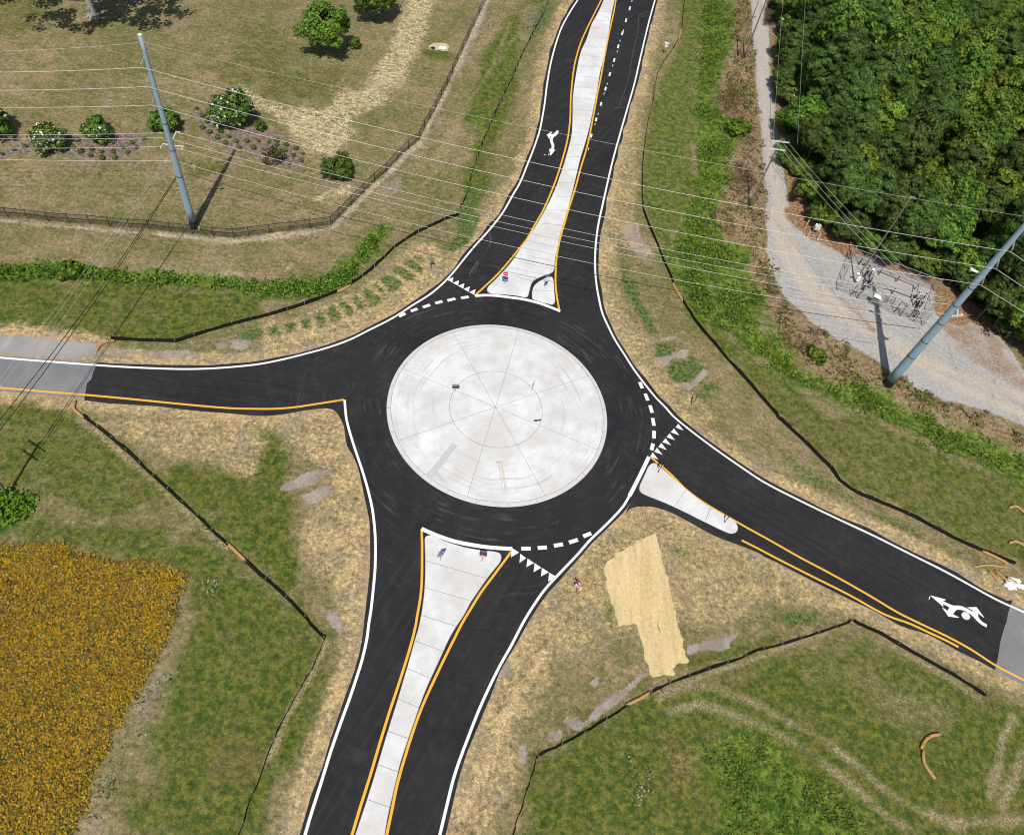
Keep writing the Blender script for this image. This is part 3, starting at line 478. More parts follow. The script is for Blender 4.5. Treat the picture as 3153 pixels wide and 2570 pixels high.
# pale hay lying in clumps on the lawn, sandy strip under the fence
area('pale', T('b1', [(-160, 690), (0, 830), (200, 890), (450, 905), (620, 880), (620, 760), (850, 730), (950, 560), (1050, 400), (1130, 250), (1230, -100), (1500, -100), (1400, 150), (1350, 350), (1250, 500), (1150, 700), (1000, 850), (800, 950), (780, 1050), (700, 1180), (620, 1280), (400, 1270), (300, 1130), (130, 950), (-60, 860)]), .95, 2.2, 1.2)
area('pale', T('b1', [(540, 1570), (760, 1500), (740, 1590), (620, 1620), (450, 1660), (440, 1620)]), .8, .8, .5)
IFL = TT('a2', [(-300, 50), (65, 75), (230, 90), (400, 112), (570, 125), (740, 135), (900, 150), (1065, 165), (1225, 175), (1400, 195), (1580, 212), (1750, 232), (1918, 245), (2040, 228)], 'b2', [(80, 207), (248, 187), (415, 165), (583, 143), (650, 75)], 'b1', [(750, 1680), (850, 1580), (940, 1490), (1035, 1410), (1125, 1310), (1218, 1222), (1305, 1150), (1347, 1060), (1395, 970), (1440, 890), (1487, 795), (1535, 700), (1578, 605), (1620, 505), (1662, 410), (1708, 315), (1752, 220), (1800, 115), (1850, 10), (1890, -90), (1930, -190)])
_ifs = IFL + np.array([.25, -.55]) + normals(IFL) * -.1
band('pale', _ifs, .7, .7, .5, .5); band('dirt', _ifs, 1.1, .62, .6, .5)
area('dirt', T('b1', [(1900, -60), (1800, 250), (1640, 560), (1560, 640), (1700, 330), (1840, -60)]), .7, 1, .6)
for p in ([(200, 500), (280, 430), (280, 460), (220, 520)], [(150, 560), (240, 560), (210, 590)], [(1300, 1200), (1380, 1210), (1370, 1235)]): area('pale', T('b2' if p[0][1] < 1000 else 'b1', p), .9, .3, .3)
area('dirt', T('b1', [(980, 1480), (1150, 1430), (1250, 1560), (1000, 1620)]), .5, 2, 1.5); area('dirt', T('a2', [(330, 400), (1000, 440), (1600, 500), (2130, 540), (2130, 590), (1100, 500), (330, 440)]), .5, 1, .8); area('pale', T('a2', [(1750, 540), (1950, 510), (2040, 560), (1850, 570)]), .6, .8, .6)
area('dirt', T('a1', [(800, 720), (950, 760), (960, 900), (820, 900)]), .45, 1.5, .8)
BED1 = T('a1', [(1585, 885), (1640, 885), (1720, 925), (1800, 985), (1960, 1030), (2130, 1060), (2230, 1080), (2350, 1120), (2430, 1200), (2500, 1290), (2490, 1365), (2390, 1375), (2230, 1345), (2090, 1275), (1950, 1232), (1850, 1205), (1750, 1165), (1680, 1100), (1620, 1010), (1590, 940)])
BED2 = T('a1', [(-200, 1330), (0, 1255), (100, 1195), (280, 1130), (430, 1058), (540, 1068), (640, 1105), (760, 1160), (880, 1110), (960, 1065), (1080, 1090), (1190, 1120), (1210, 1165), (1140, 1215), (1060, 1285), (960, 1312), (800, 1300), (600, 1280), (400, 1275), (270, 1240), (150, 1262), (0, 1315), (-200, 1400)])
area('mulch', BED1, 1.0, .35, .15); area('mulch', BED2, 1.0, .35, .15)
FIELD = np.concatenate([T('a3', [(-250, 985), (0, 1012), (300, 1040), (600, 1090), (850, 1150), (1150, 1190), (1300, 1215), (1470, 1265), (1560, 1310), (1540, 1400), (1450, 1560), (1430, 1680)]), T('a4', [(1400, 50), (1300, 250), (1200, 430), (1130, 560), (1040, 700), (940, 900), (870, 1080), (790, 1200), (720, 1350), (670, 1500), (600, 1731), (500, 2000), (-250, 2000)])])
area('floor', FIELD, 1.0, .8, .6)
area('dirt', TT('a4', [(1400, 60), (1480, 100), (1380, 400), (1250, 700), (1080, 1000), (900, 1400), (800, 1731), (650, 1731), (800, 1250), (1000, 850), (1200, 480), (1320, 260)]), .36, 1.2, 1.4)
FOREST_PX = px('c1', [(2075, -500), (2120, 100), (2140, 500), (2165, 800)]) + px('d1', [(210, 1000), (290, 1250), (340, 1500), (430, 1720)]) + px('d2', [(590, 130), (830, 240), (960, 330), (1170, 400), (1330, 500), (1520, 545), (1690, 640), (1800, 800), (1930, 930), (2060, 1010), (2180, 1110), (2700, 1350), (3000, 600), (3000, -2500), (900, -2600), (-700, -2400)])
area('forest', np.array([G(x, y) for x, y in px('c1', [(2085, -300), (2110, 400), (2150, 900)]) + px('d1', [(220, 1200), (400, 1731)]) + px('d2', [(560, 100), (850, 270), (1300, 490), (1650, 700), (1950, 960), (2130, 1090), (2600, 1300), (2600, -1500), (0, -1500)])]), 1.0, 1.5, .8)

def ground_mat():
    n = NT('ground_cover'); a1, a2, a3 = n.attr('cover_a'), n.attr('cover_b'), n.attr('cover_c')
    nb = n.noise(.075, 5, .62); nm = n.noise(.40, 6, .68); nf = n.noise(2.1, 6, .72); nff = n.noise(7.5, 4, .65); ns = n.noise(.8, 5, .62, None, (.5, 2.6, 1, R(-12))); ng = n.noise(1.15, 6, .7)
    col = n.mix(n.rng(nb, .36, .62), (.175, .16, .062), (.285, .215, .12))
    col = n.mix(n.rng(nm, .42, .60, 0, .6), col, (.115, .125, .032)); col = n.mix(n.rng(ns, .50, .68, 0, .65), col, (.31, .235, .135))
    col = n.mix(n.rng(ng, .54, .68, 0, .55), col, (.35, .275, .175)); col = n.mix(n.rng(ng, .46, .34, 0, .6), col, (.085, .10, .024))
    def lay(c, m, a, b, edge=.9, hard=.35, src=None, mid=None, lo=.40, hi=.60):
        e = n.math('ADD', m, n.math('MULTIPLY', n.math('SUBTRACT', src or nf, .5), edge)); f = n.math('MULTIPLY', n.rng(e, .5 - hard, .5 + hard), n.rng(m, 0, .12))
        return n.mix(f, c, n.mix(n.rng(mid or nff, lo, hi), a, b))
    col = lay(col, a1[1], (.048, .084, .009), (.140, .145, .022), 1.1, .5, nm, ng)
    col = n.mix(n.math('MULTIPLY', a1[1], n.rng(n.noise(.13, 6, .7), .50, .66, 0, .6)), col, (.165, .125, .050))
    col = lay(col, a2[0], (.28, .23, .185), (.36, .305, .255), .9, .3, nf, nm)
    # straw: thin and thick places, with grey soil and green blades showing through
    sc = n.mix(n.rng(nm, .42, .60), (.36, .27, .15), (.49, .355, .17)); sc = n.mix(n.rng(nf, .52, .66, 0, .65), sc, (.66, .49, .24)); sc = n.mix(n.rng(nf, .46, .34, 0, .6), sc, (.17, .135, .075))
    sc = n.mix(n.rng(n.noise(.33, 6, .72), .53, .66, 0, .5), sc, (.19, .17, .075)); sc = n.mix(n.rng(n.noise(.21, 5, .6), .54, .66, 0, .6), sc, (.29, .24, .195))
    sc = n.mix(n.math('MULTIPLY', n.rng(a1[2], .76, 1.0), n.rng(nm, .36, .56, .3, .8)), sc, (.56, .43, .23))
    e = n.math('ADD', a1[2], n.math('MULTIPLY', n.math('SUBTRACT', n.math('ADD', n.math('MULTIPLY', nm, .6), n.math('MULTIPLY', ng, .4)), .5), 1.7)); col = n.mix(n.math('MULTIPLY', n.rng(e, .12, .88), n.rng(a1[2], 0, .2)), col, sc)
    col = lay(col, a3[3], (.23, .185, .095), (.37, .295, .175), 1.0, .5, nm)
    hay = n.noise(1.2, 5, .75, None, (.8, 1.5, 1, R(20)), .9)
    col = lay(col, n.math('MULTIPLY', a3[1], n.rng(hay, .40, .58, .22, 1.05)), (.38, .30, .17), (.62, .51, .30), .7, .4, nf)
    col = lay(col, a3[0], (.030, .078, .013), (.115, .155, .040), 1.4, .5, ng, nf, .36, .58)
    col = lay(col, a2[1], (.35, .33, .305), (.46, .44, .415), .4, .35); col = n.mix(n.math('MULTIPLY', n.math('MULTIPLY', a3[3], a2[1]), n.rng(nm, .2, .6, .45, 1)), col, (.53, .455, .35))
    col = n.mix(n.math('MULTIPLY', a2[1], n.rng(n.noise(.5, 5, .7, None, (1, .3, 1, R(55))), .55, .7, 0, .5)), col, (.24, .215, .195))
    col = lay(col, a2[2], (.21, .115, .06), (.34, .205, .115), 1.1, .4, nm, nf)
    col = lay(col, a1[0], (.045, .095, .008), (.155, .205, .028), 1.0, .4, nm, ng)
    col = lay(col, a3[2], (.16, .118, .092), (.235, .185, .148), .2, .3, None, nf); col = lay(col, a1[3], (.11, .085, .022), (.24, .17, .045), .5, .3, nm, nf)
    col = lay(col, a2[3], (.05, .035, .02), (.10, .065, .035), .6, .3)
    g1 = n.rng(nf, .32, .68, .55, 1.42, False); g2 = n.rng(nff, .3, .7, .62, 1.38, False); k = n.math('MULTIPLY', g1, g2); soft = n.math('ADD', n.math('MULTIPLY', n.math('SUBTRACT', k, 1.0), n.rng(n.math('MAXIMUM', a2[1], n.math('MULTIPLY', a2[0], .9)), 0, 1, 1, .3)), 1.0)
    cc = n.new('ShaderNodeCombineXYZ')
    for q_ in range(3): n.put(cc.inputs[q_], soft)
    col = n.mix(1.0, col, cc.outputs[0], 'MULTIPLY')
    n.bump(n.mix(.5, nf, nff), .9, .16); return n.done(col, .95)
M['ground'] = ground_mat()
far = np.maximum(np.abs(GXY[:, 0]), np.abs(GXY[:, 1] - 100)) > 140
GZ = -.045 + .05 * (fbm(GXY, 1.6, 11) - .5) - .55 * np.clip(CH['lush'] * 2 - 1.2, 0, .7); GZ[(RD < 1.5)] = -.03; GZ[far] = -.03
_gi = near(GRAV, 1)
me = bpy.data.meshes.new('ground'); nx, ny = len(gx), len(gy)
me.vertices.add(NG); me.vertices.foreach_set('co', np.column_stack([GXY, GZ]).astype(np.float32).ravel())
_q = (np.arange(ny - 1)[:, None] * nx + np.arange(nx - 1)[None, :]).ravel(); Q = np.stack([_q, _q + 1, _q + nx + 1, _q + nx], 1).astype(np.int32)
me.loops.add(Q.size); me.loops.foreach_set('vertex_index', Q.ravel()); me.polygons.add(len(Q)); me.polygons.foreach_set('loop_start', np.arange(0, Q.size, 4, dtype=np.int32))
me.polygons.foreach_set('use_smooth', np.ones(len(Q), bool)); me.update(calc_edges=True)
for nm_, ks in (('cover_a', ('lush', 'green', 'straw', 'floor')), ('cover_b', ('dirt', 'gravel', 'red', 'forest')), ('cover_c', ('seed', 'pale', 'mulch', 'track'))):
    at = me.attributes.new(nm_, 'FLOAT_COLOR', 'POINT'); at.data.foreach_set('color', np.stack([CH[k] for k in ks], 1).astype(np.float32).ravel())
me.materials.append(M['ground']); go = bpy.data.objects.new('ground', me); COL.objects.link(go)
tag(go, 'mown grass, bare earth, straw mulch and gravel round the roundabout', 'ground', kind='structure')

# ------------------------------------------------------------------ road surfaces and painted markings
Z_OLD, Z_ROAD, Z_PAINT = .016, .024, .029
b = MB(); b.poly(ROAD, Z_ROAD); road = b.build('road', M['asphalt']); tag(road, 'new black asphalt roundabout with four approach roads and fresh markings', 'road', kind='structure')
b = MB(); b.poly(OLDW, Z_OLD); o = b.build('old_road', M['old']); tag(o, 'weathered grey asphalt of the old road joining from the left edge', 'road', kind='structure')
b = MB(); b.poly(SHW, .010); o = b.build('paved_shoulder', M['shoulder']); tag(o, 'pale grey paved shoulder beside the old road at the left edge', 'road shoulder', kind='structure')
b = MB(); b.poly(OLDE, Z_OLD); o = b.build('old_road', M['old']); tag(o, 'weathered grey asphalt of the old road at the lower right edge', 'road', kind='structure')
def mark(name, P, w, mat, z=Z_PAINT):
    b = MB(); b.strip(P, w, z); return b.build(name, M[mat], road)
mark('edge_line', LA, .27, 'white'); mark('edge_line', LD, .27, 'white'); mark('edge_line', LB, .28, 'white')
_k = int(np.argmin(np.hypot(*(LC - T('c3', [(895, 660)])[0]).T)))
mark('edge_line', LC[:_k + 1], .46, 'white'); mark('edge_line', LC[_k:], .28, 'white')
for P in (YW, YEU, YEL, YNL, YNR, YSL, YSR): mark('yellow_line', P, .26, 'yellow', Z_PAINT + .003)
mark('entry_line', WN, .46, 'white', Z_PAINT + .006); mark('entry_line', WS, .46, 'white', Z_PAINT + .006)
def dash(t, a, c, w):
    P = T(t, [a, c]); mark('dash', P, w * 1.15, 'white')
for a, c in (((1140, 890), (1194, 866)), ((1238, 848), (1292, 828)), ((1335, 816), (1396, 796)), ((1438, 783), (1497, 767)), ((1538, 761), (1603, 745)), ((1650, 740), (1712, 730))): dash('b2', a, c, .40)
for a, c in (((984, 1428), (1006, 1480)), ((1029, 1523), (1051, 1580)), ((1068, 1618), (1086, 1680))): dash('c2', a, c, .40)
for a, c in (((1090, 18), (1101, 82)), ((1103, 123), (1100, 185)), ((1094, 228), (1080, 282)), ((13, 1088), (90, 1088)), ((148, 1083), (223, 1078)), ((281, 1065), (355, 1052)), ((405, 1038), (477, 1015)), ((521, 988), (586, 962))): dash('c3', a, c, .40)
for x, y in ((903, 72), (872, 170), (842, 275), (808, 383), (775, 495), (739, 611), (704, 730), (667, 855), (627, 982), (587, 1115)): dash('c1', (x + 4, y - 15), (x - 4, y + 15), .26)
for x, y in ((920, 12), (850, 252), (823, 337), (800, 425), (763, 540), (717, 690), (692, 770), (643, 937), (617, 1020), (565, 1222)): dash('c1', (x + 2, y - 8), (x - 2, y + 8), .09)
TRI = [('b2', p) for p in ([(1535, 592), (1587, 569), (1580, 613)], [(1579, 616), (1633, 596), (1625, 639)], [(1624, 641), (1677, 620), (1668, 664)], [(1670, 666), (1723, 645), (1710, 690)], [(1714, 691), (1770, 668), (1756, 714)])] + \
      [('c3', p) for p in ([(1300, 66), (1278, 96), (1343, 122)], [(1264, 104), (1238, 136), (1308, 161)], [(1229, 144), (1204, 176), (1273, 201)], [(1196, 184), (1169, 216), (1240, 242)], [(1161, 223), (1136, 256), (1206, 282)], [(1126, 262), (1102, 295), (1171, 320)], [(1091, 300), (1069, 334), (1136, 359)],
                          [(5, 1130), (53, 1166), (-2, 1206)], [(65, 1169), (118, 1206), (54, 1240)], [(122, 1206), (178, 1245), (114, 1281)], [(182, 1245), (239, 1281), (174, 1316)], [(241, 1284), (299, 1319), (234, 1359)])] + [('b3', [(2063, 1080), (2125, 1120), (2058, 1160)])]
for t, p in TRI:
    b = MB(); b.poly(T(t, p), Z_PAINT + .009); b.build('yield_triangle', M['white'], road)
za, zb = (1660, 380), (2830, 1800); ka, kb = 14.47, 8.52
def shape(polys, o_, k):
    b = MB()
    for i, p in enumerate(polys): b.poly(T(o_, p, k), Z_PAINT + .001 * i)
    return b
shape([[(765, 330), (870, 345), (865, 400), (830, 470), (770, 545), (690, 600), (640, 640), (610, 690), (600, 750), (610, 820), (645, 890), (670, 960), (675, 1040), (660, 1120), (640, 1175), (718, 1170), (720, 1195), (525, 1435), (495, 1430), (445, 1135), (530, 1160), (555, 1080), (553, 980), (520, 910), (490, 840), (478, 760), (490, 680), (525, 610), (478, 598), (475, 690), (460, 712), (330, 515), (560, 378), (575, 400), (522, 482), (600, 490), (680, 455), (730, 400)]], za, ka).build('lane_arrow', M['white'], road)
shape([[(285, 275), (690, 380), (690, 400), (625, 420), (760, 490), (850, 530), (930, 545), (1010, 540), (1110, 555), (1220, 600), (1395, 698), (1400, 670), (1255, 590), (1505, 582), (1700, 850), (1690, 860), (1550, 750), (1545, 820), (1580, 890), (1650, 965), (1780, 1040), (1765, 1115), (1640, 1050), (1530, 960), (1440, 860), (1340, 770), (1200, 690), (1100, 655), (1000, 650), (950, 680), (890, 775), (1045, 850), (1035, 865), (765, 830), (605, 600), (612, 590), (745, 680), (790, 590), (615, 500), (635, 560), (620, 572)]], zb, kb).build('lane_arrow', M['white'], road)
_an = np.linspace(0, 2 * np.pi, 28, endpoint=False)
shape([[(1222 + 112 * math.cos(t) + 10 * math.sin(t), 815 + 100 * math.sin(t) + 24 * math.cos(t)) for t in _an]], zb, kb).build('roundabout_dot', M['white'], road)
for t, k, q in ((za, ka, [(210, 1398), (300, 1400), (300, 1422), (210, 1416)]), (za, ka, [(410, 1365), (455, 1365), (450, 1440), (410, 1440)]), (zb, kb, [(265, 300), (290, 305), (275, 380), (248, 380)])): shape([q], t, k).build('layout_mark', M['white'], road)

for t_, P_, w_ in (('c1', [(1060, 95), (992, 116), (970, 250), (930, 430), (890, 650), (850, 780), (818, 875)], .07), ('c1', [(770, 890), (800, 885), (860, 880)], .12), ('b2', [(1885, 210), (1900, 260), (1870, 330), (1800, 430), (1740, 540)], .06), ('b2', [(1880, 200), (1890, 280), (1850, 360), (1790, 450), (1770, 530)], .05), ('b2', [(1800, 430), (1760, 470), (1720, 550)], .12)): mark('scuff', smooth(T(t_, P_)), w_, 'chalk', Z_PAINT - .002)
# ------------------------------------------------------------------ concrete islands
def cone(P): return .15 + .014 * np.clip(RI - .5 - np.hypot(*(np.asarray(P) - CEN).T), 0, 99)
b = MB(); NA = 128; an = np.linspace(0, 2 * np.pi, NA, endpoint=False); rings = [(RI, .02, 2), (RI - .05, .10, 2), (RI - .50, .14, 2), (RI - .52, .15, 0), (9, .15 + .014 * (RI - 9.5), 0), (5, .15 + .014 * (RI - 5.5), 0), (1.5, .15 + .014 * (RI - 2), 0)]
for k, (r, z, m) in enumerate(rings): b.v += [(CEN[0] + r * math.cos(t), CEN[1] + r * math.sin(t), z) for t in an]
for k in range(len(rings) - 1):
    for i in range(NA): b.f.append((k * NA + i, k * NA + (i + 1) % NA, (k + 1) * NA + (i + 1) % NA, (k + 1) * NA + i)); b.m.append(0 if k >= 3 else 2)
b.v.append((CEN[0], CEN[1], .15 + .014 * (RI - .5))); b.n = len(b.v); k = len(rings) - 1
for i in range(NA): b.f.append((k * NA + i, k * NA + (i + 1) % NA, b.n - 1)); b.m.append(0)
CJ = np.array(G(1524.9, 1257.8))
def onco(P, w, m=1): P = np.asarray(P); b.strip(P, w, list(cone(P) + .006), m)
for q in T('b2', [(1165, 1320), (1580, 1020), (2118, 1020)]).tolist() + T('c2', [(552, 1384)]).tolist() + T('c3', [(630, 281), (213, 664)]).tolist() + T('b3', [(1700, 662), (1122, 214)]).tolist():
    q = np.array(q); q = CEN + (q - CEN) / np.hypot(*(q - CEN)) * (RI - .52); onco(CJ + np.linspace(0, 1, 8)[:, None] * (q - CJ), .035)
i4 = T('b2', [(1915, 1347), (1553, 1620)]).tolist() + T('b3', [(1960, 265)]).tolist() + T('c2', [(182, 1690)]).tolist(); C2 = np.mean(i4, 0); R2 = np.mean([np.hypot(*(np.array(p) - C2)) for p in i4])
an2 = np.linspace(0, 2 * np.pi, 97); circ = lambda c, r: np.stack([c[0] + r * np.cos(an2), c[1] + r * np.sin(an2)], 1)
onco(circ(C2, R2), .045); onco(circ(CEN, RI - .52), .04)
for t in np.linspace(0, 2 * np.pi, 25)[:-1]:
    d = np.array([math.cos(t), math.sin(t)]); b.strip(np.stack([CEN + d * (RI - .06), CEN + d * (RI - .5)]), .03, [.106, .146], 1)
for l in ([(1958, 395), (1990, 640)], [(1975, 395), (2012, 630)], [(1985, 400), (2020, 600)]): P_ = T('b3', l); onco(P_[0] + np.linspace(0, 1, 6)[:, None] * (P_[1] - P_[0]), .09, 3)
P_ = T('b3', [(1932, 388), (1990, 388)]); onco(np.stack([P_[0], P_.mean(0), P_[1]]), .34, 3)
for l, w_ in (([(1390, 500), (1600, 240)], .8), ([(1500, 540), (1420, 430)], .5)): P_ = T('b3', l); b.strip(P_[0] + np.linspace(0, 1, 6)[:, None] * (P_[1] - P_[0]), w_, list(cone(P_[0] + np.linspace(0, 1, 6)[:, None] * (P_[1] - P_[0])) + .003), 4)
isl = b.build('roundabout_island', [M['apron'], M['joint'], M['curb'], M['stain'], M['damp']]); tag(isl, 'round concrete central island with mountable apron and radial joints', 'traffic island', kind='structure')
def splitter(outline, joints, label):
    b = MB(); P = smooth(np.vstack([outline, outline[:1]]), .35)[:-1]; b.prism(P, 0, .15, 0, .05)
    for a, c in joints: b.strip(np.stack([a, c]), .04, .153, 1)
    return tag(b.build('splitter_island', [M['concrete'], M['joint']]), label, 'traffic island', kind='structure')
def cut(L, Rr, n, f0=0.02, f1=.98):
    a, c = resample(L, 200), resample(Rr, 200); return [(a[int(k * 199)] , c[int(k * 199)]) for k in np.linspace(f0, f1, n)]
NLe = ext(TT('c1', [(690, 0), (640, 110), (590, 200), (545, 330), (500, 430), (470, 560), (450, 680), (435, 800), (432, 950), (425, 1100), (400, 1210), (370, 1320), (330, 1440), (290, 1550), (225, 1690)], 'c2', [(150, 120), (60, 260), (10, 330)], 'b2', [(2050, 460), (1960, 560), (1880, 640)]), 18)
NRi = ext(TT('c1', [(780, 0), (760, 90), (740, 200), (715, 350), (690, 480), (660, 600), (640, 720), (615, 850), (590, 970), (570, 1060), (540, 1170), (500, 1300), (470, 1420), (440, 1550), (400, 1700)], 'c2', [(360, 130), (330, 230), (305, 350), (290, 420), (281, 515)]), 18)
NB = TT('c2', [(262, 535), (200, 557), (110, 605), (82, 680), (66, 728), (40, 735), (0, 725)], 'b2', [(2000, 711), (1900, 704), (1868, 690), (1862, 665)])
splitter(np.concatenate([NLe[::-1], NRi, NB]), cut(NLe[:-2], NRi, 27, .0, .90) + [tuple(T('c2', [(-75, 555), (100, 607)]))], 'long concrete splitter island dividing the far approach road')
splitter(T('c2', [(150, 612), (220, 575), (262, 570), (276, 590), (285, 700), (290, 775), (270, 795), (230, 787), (150, 765), (106, 748), (100, 720), (112, 650)]), [tuple(T('c2', [(112, 680), (284, 690)]))], 'small triangular concrete island beside the far splitter island')
SLe = ext(TT('b3', [(1350, 1010), (1355, 1200), (1350, 1400), (1330, 1580), (1300, 1731)], 'b4', [(1270, 130), (1220, 310), (1170, 480), (1110, 680), (1050, 870), (990, 1070), (930, 1270), (870, 1460), (780, 1731)]), 0, 12)
SRi = ext(TT('b3', [(1982, 1160), (1970, 1200), (1930, 1250), (1860, 1340), (1790, 1440), (1730, 1530), (1670, 1640)], 'b4', [(1620, 10), (1560, 110), (1500, 240), (1440, 370), (1380, 500), (1320, 650), (1265, 810), (1210, 970), (1160, 1120), (1120, 1280), (1085, 1430), (1055, 1560), (1025, 1731)]), 0, 12)
ST = T('b3', [(1970, 1130), (1930, 1115), (1800, 1100), (1650, 1070), (1500, 1020), (1410, 980), (1385, 980), (1360, 990)])
JS = [tuple(T('b3', q)) for q in ([(1355, 1190), (1870, 1340)], [(1350, 1410), (1735, 1522)], [(1322, 1636), (1620, 1731)])] + [tuple(T('b4', q)) for q in ([(1268, 140), (1510, 232)], [(1205, 366), (1398, 450)], [(1130, 615), (1305, 690)], [(1045, 878), (1218, 942)], [(960, 1152), (1135, 1215)], [(880, 1440), (1065, 1505)])]
splitter(np.concatenate([SLe, SRi[::-1], ST]), JS, 'long concrete splitter island dividing the near approach road')
splitter(T('c3', [(1050, 420), (1075, 395), (1110, 390), (1150, 420), (1250, 505), (1360, 602), (1500, 712), (1640, 797), (1740, 850), (1778, 888), (1788, 930), (1770, 958), (1730, 966), (1690, 953), (1500, 863), (1350, 788), (1200, 718), (1050, 658), (1000, 633), (980, 608), (980, 578), (1010, 510)]),
    [tuple(T('c3', q)) for q in ([(1362, 608), (1266, 748)], [(1562, 756), (1517, 868)])], 'short wedge-shaped concrete splitter island on the right-hand approach')

# ------------------------------------------------------------------ steel transmission poles
def P3(x, y, base): return on_axis(x, y, base[0], base[1])
BL, BR = G(597, 698), G(2733, 1183)
def steel_pole(base, top_px, h, r0, r1, label, arms, ring_z):
    t = thing('steel_transmission_pole', label, 'utility pole', (*base, 0))
    tp = P3(*top_px, base); lx, ly = (tp[:2] - base) / tp[2] * h
    ax = lambda z: np.array([lx * z / h, ly * z / h, z]); rad = lambda z: r0 + (r1 - r0) * z / h
    b = MB(); b.tube([ax(z) for z in np.linspace(1.1, h, 14)], [rad(z) for z in np.linspace(1.1, h, 14)], 14); b.build('shaft', M['steel'], t, True)
    b = MB(); b.tube([ax(-.3), ax(1.1)], [rad(0) + .02] * 2, 14); b.build('base_sleeve', M['steel_base'], t)
    b = MB(); b.tube([ax(h), ax(h + .08)], [r1 + .03] * 2, 14); b.build('cap', M['white_plastic'], t)
    for z in ring_z:
        b = MB(); b.tube([ax(z - .05), ax(z + .05)], [rad(z) + .02] * 2, 14); b.build('band', M['dark_metal'], t)
    for a in arms:
        q = P3(*a, base); q = q - np.array([*base, 0]); z = q[2] + 1.25; s_ = ax(z); dr = (q[:2] - s_[:2]); dr = dr / max(np.hypot(*dr), .05); st = s_ + np.array([*dr, 0]) * rad(z) * .8; e = q + np.array([0, 0, .25])
        b = MB(); nn = 9; pts = [st + (e - st) * k / (nn - 1) for k in range(nn)]; b.tube([p_ for p_ in pts for _ in (0, 1)][1:-1] if False else pts, [.05 + (.045 if k % 2 else 0) for k in range(nn)], 8)
        b.tube([e, q], .03, 6); b.build('insulator', M['insul'], t)
    return t, ax, rad
UL = [(435, 208), (453, 267), (470, 324)]; UR = [(3112.5, 775), (3065.5, 827), (3020.5, 877.5)]
tl, axl, radl = steel_pole(BL, (430.8, 109), 27.4, .50, .21, 'blue-grey steel pole standing by the black fence on the lawn', UL, (8.6, 12.6, 16.4))
tr_, axr, radr = steel_pole(BR, (3142.5, 709), 30.5, .66, .27, 'thick blue-grey steel pole standing beside the gravel yard', UR, (6.2, 9.3, 12.8, 16.0, 19.0))
def arm(parent, base, pts, r, name='crossarm', mat='alu'):
    b = MB(); b.tube([P3(*p, base) - np.array([*base, 0]) for p in pts], r, 8); return b.build(name, M[mat], parent)
kz = lambda x, y: (480 + x / 7.233, 380 + y / 7.233)
arm(tl, BL, [kz(310, 490), kz(455, 190)], .07); arm(tl, BL, [kz(435, 185), kz(545, 200)], .07); arm(tl, BL, [kz(145, 455), kz(330, 490)], .08); arm(tl, BL, [kz(400, 500), kz(620, 515)], .08); arm(tl, BL, [kz(610, 525), kz(550, 590)], .05, 'bracket'); arm(tl, BL, [kz(145, 470), kz(95, 560)], .05, 'bracket')
b = MB(); b.tube([axl(z) + np.array([-.30 + .004 * z, -.36 + .009 * z, 0]) for z in np.linspace(.2, 12, 12)], .035, 6); b.build('riser_pipe', M['alu'], tl)
kr = lambda x, y: (2860 + x / 4.57, 640 + y / 4.57)
arm(tr_, BR, [kr(135, 1548), kr(475, 1505)], .16); arm(tr_, BR, [kr(408, 1390), kr(400, 1540)], .09, 'bracket')
q = P3(*kr(640, 890), BR) - np.array([*BR, 0]); b = MB(); b.tube([q + np.array([.5, -.1, 0]), q + np.array([-.45, .2, .04])], [.12, .2], 10); b.tube([q + np.array([.5, -.1, 0]), axr(q[2])], .04, 6); b.build('lamp_head', M['white_plastic'], tr_)

# ------------------------------------------------------------------ overhead wires
def wire(p0, p1, label, r=.022, sag=None, obs=None, mat='alu', group='wires strung overhead'):
    p0, p1 = np.asarray(p0, float), np.asarray(p1, float); t = np.linspace(0, 1, 41)[:, None]
    def path(s): P = p0 + (p1 - p0) * t; P[:, 2:] -= 4 * s * t * (1 - t); return P
    if obs is not None:
        best = (1e9, 0)
        for s in np.arange(0, 9, .1):
            q = project(path(s)); best = min(best, (np.min(np.hypot(q[:, 0] - obs[0], q[:, 1] - obs[1])) if len(q) else 9e9, s)) if False else min(best, (float(np.min([abs(np.interp(obs[0], np.sort(q[:, 0]), q[np.argsort(q[:, 0]), 1]) - obs[1])])), s))
        sag = best[1]
    b = MB(); b.tube(list(path(sag or 0)), r * .82, 5, cap=False); o = b.build('overhead_wire', M[mat]); tag(o, label, 'wire', group); return o
SHL, SHR = np.array([*(BL + axl(26.6)[:2]), 26.6]), np.array([*(BR + axr(29.6)[:2]), 29.6])
SPAN = 'wires strung between the two steel poles'; WEST = 'wires leaving the left steel pole westward'; EAST = 'wires leaving the right steel pole eastward'
wire(SHL, SHR, 'thin topmost wire between the two steel poles, crossing nearest the lane arrow', .011, obs=(1893, 445), group=SPAN)
for k, (u, v, ob) in enumerate(zip(UL, UR, ((1870, 550), (1859, 608), (1754, 646)))):
    wire(P3(*u, BL), P3(*v, BR), ['upper', 'middle', 'lower'][k] + ' of the three wires on the hanging insulators between the steel poles', .026, obs=ob, group=SPAN)
LRa = [(544.6, 407), (536, 432), (540, 455.6), (552, 499.5)]; RLa = [(2915, 916.5), (2926, 938), (2932, 971), (2880, 991)]
for k, (u, v, ob) in enumerate(zip(LRa, RLa, ((1833, 724.5), (1833, 747), (1833, 766), (1833, 813)))):
    wire(P3(*u, BL), P3(*v, BR), ['first', 'second', 'third', 'lowest'][k] + ' wire of the lower set of four between the steel poles', .022, obs=ob, group=SPAN)
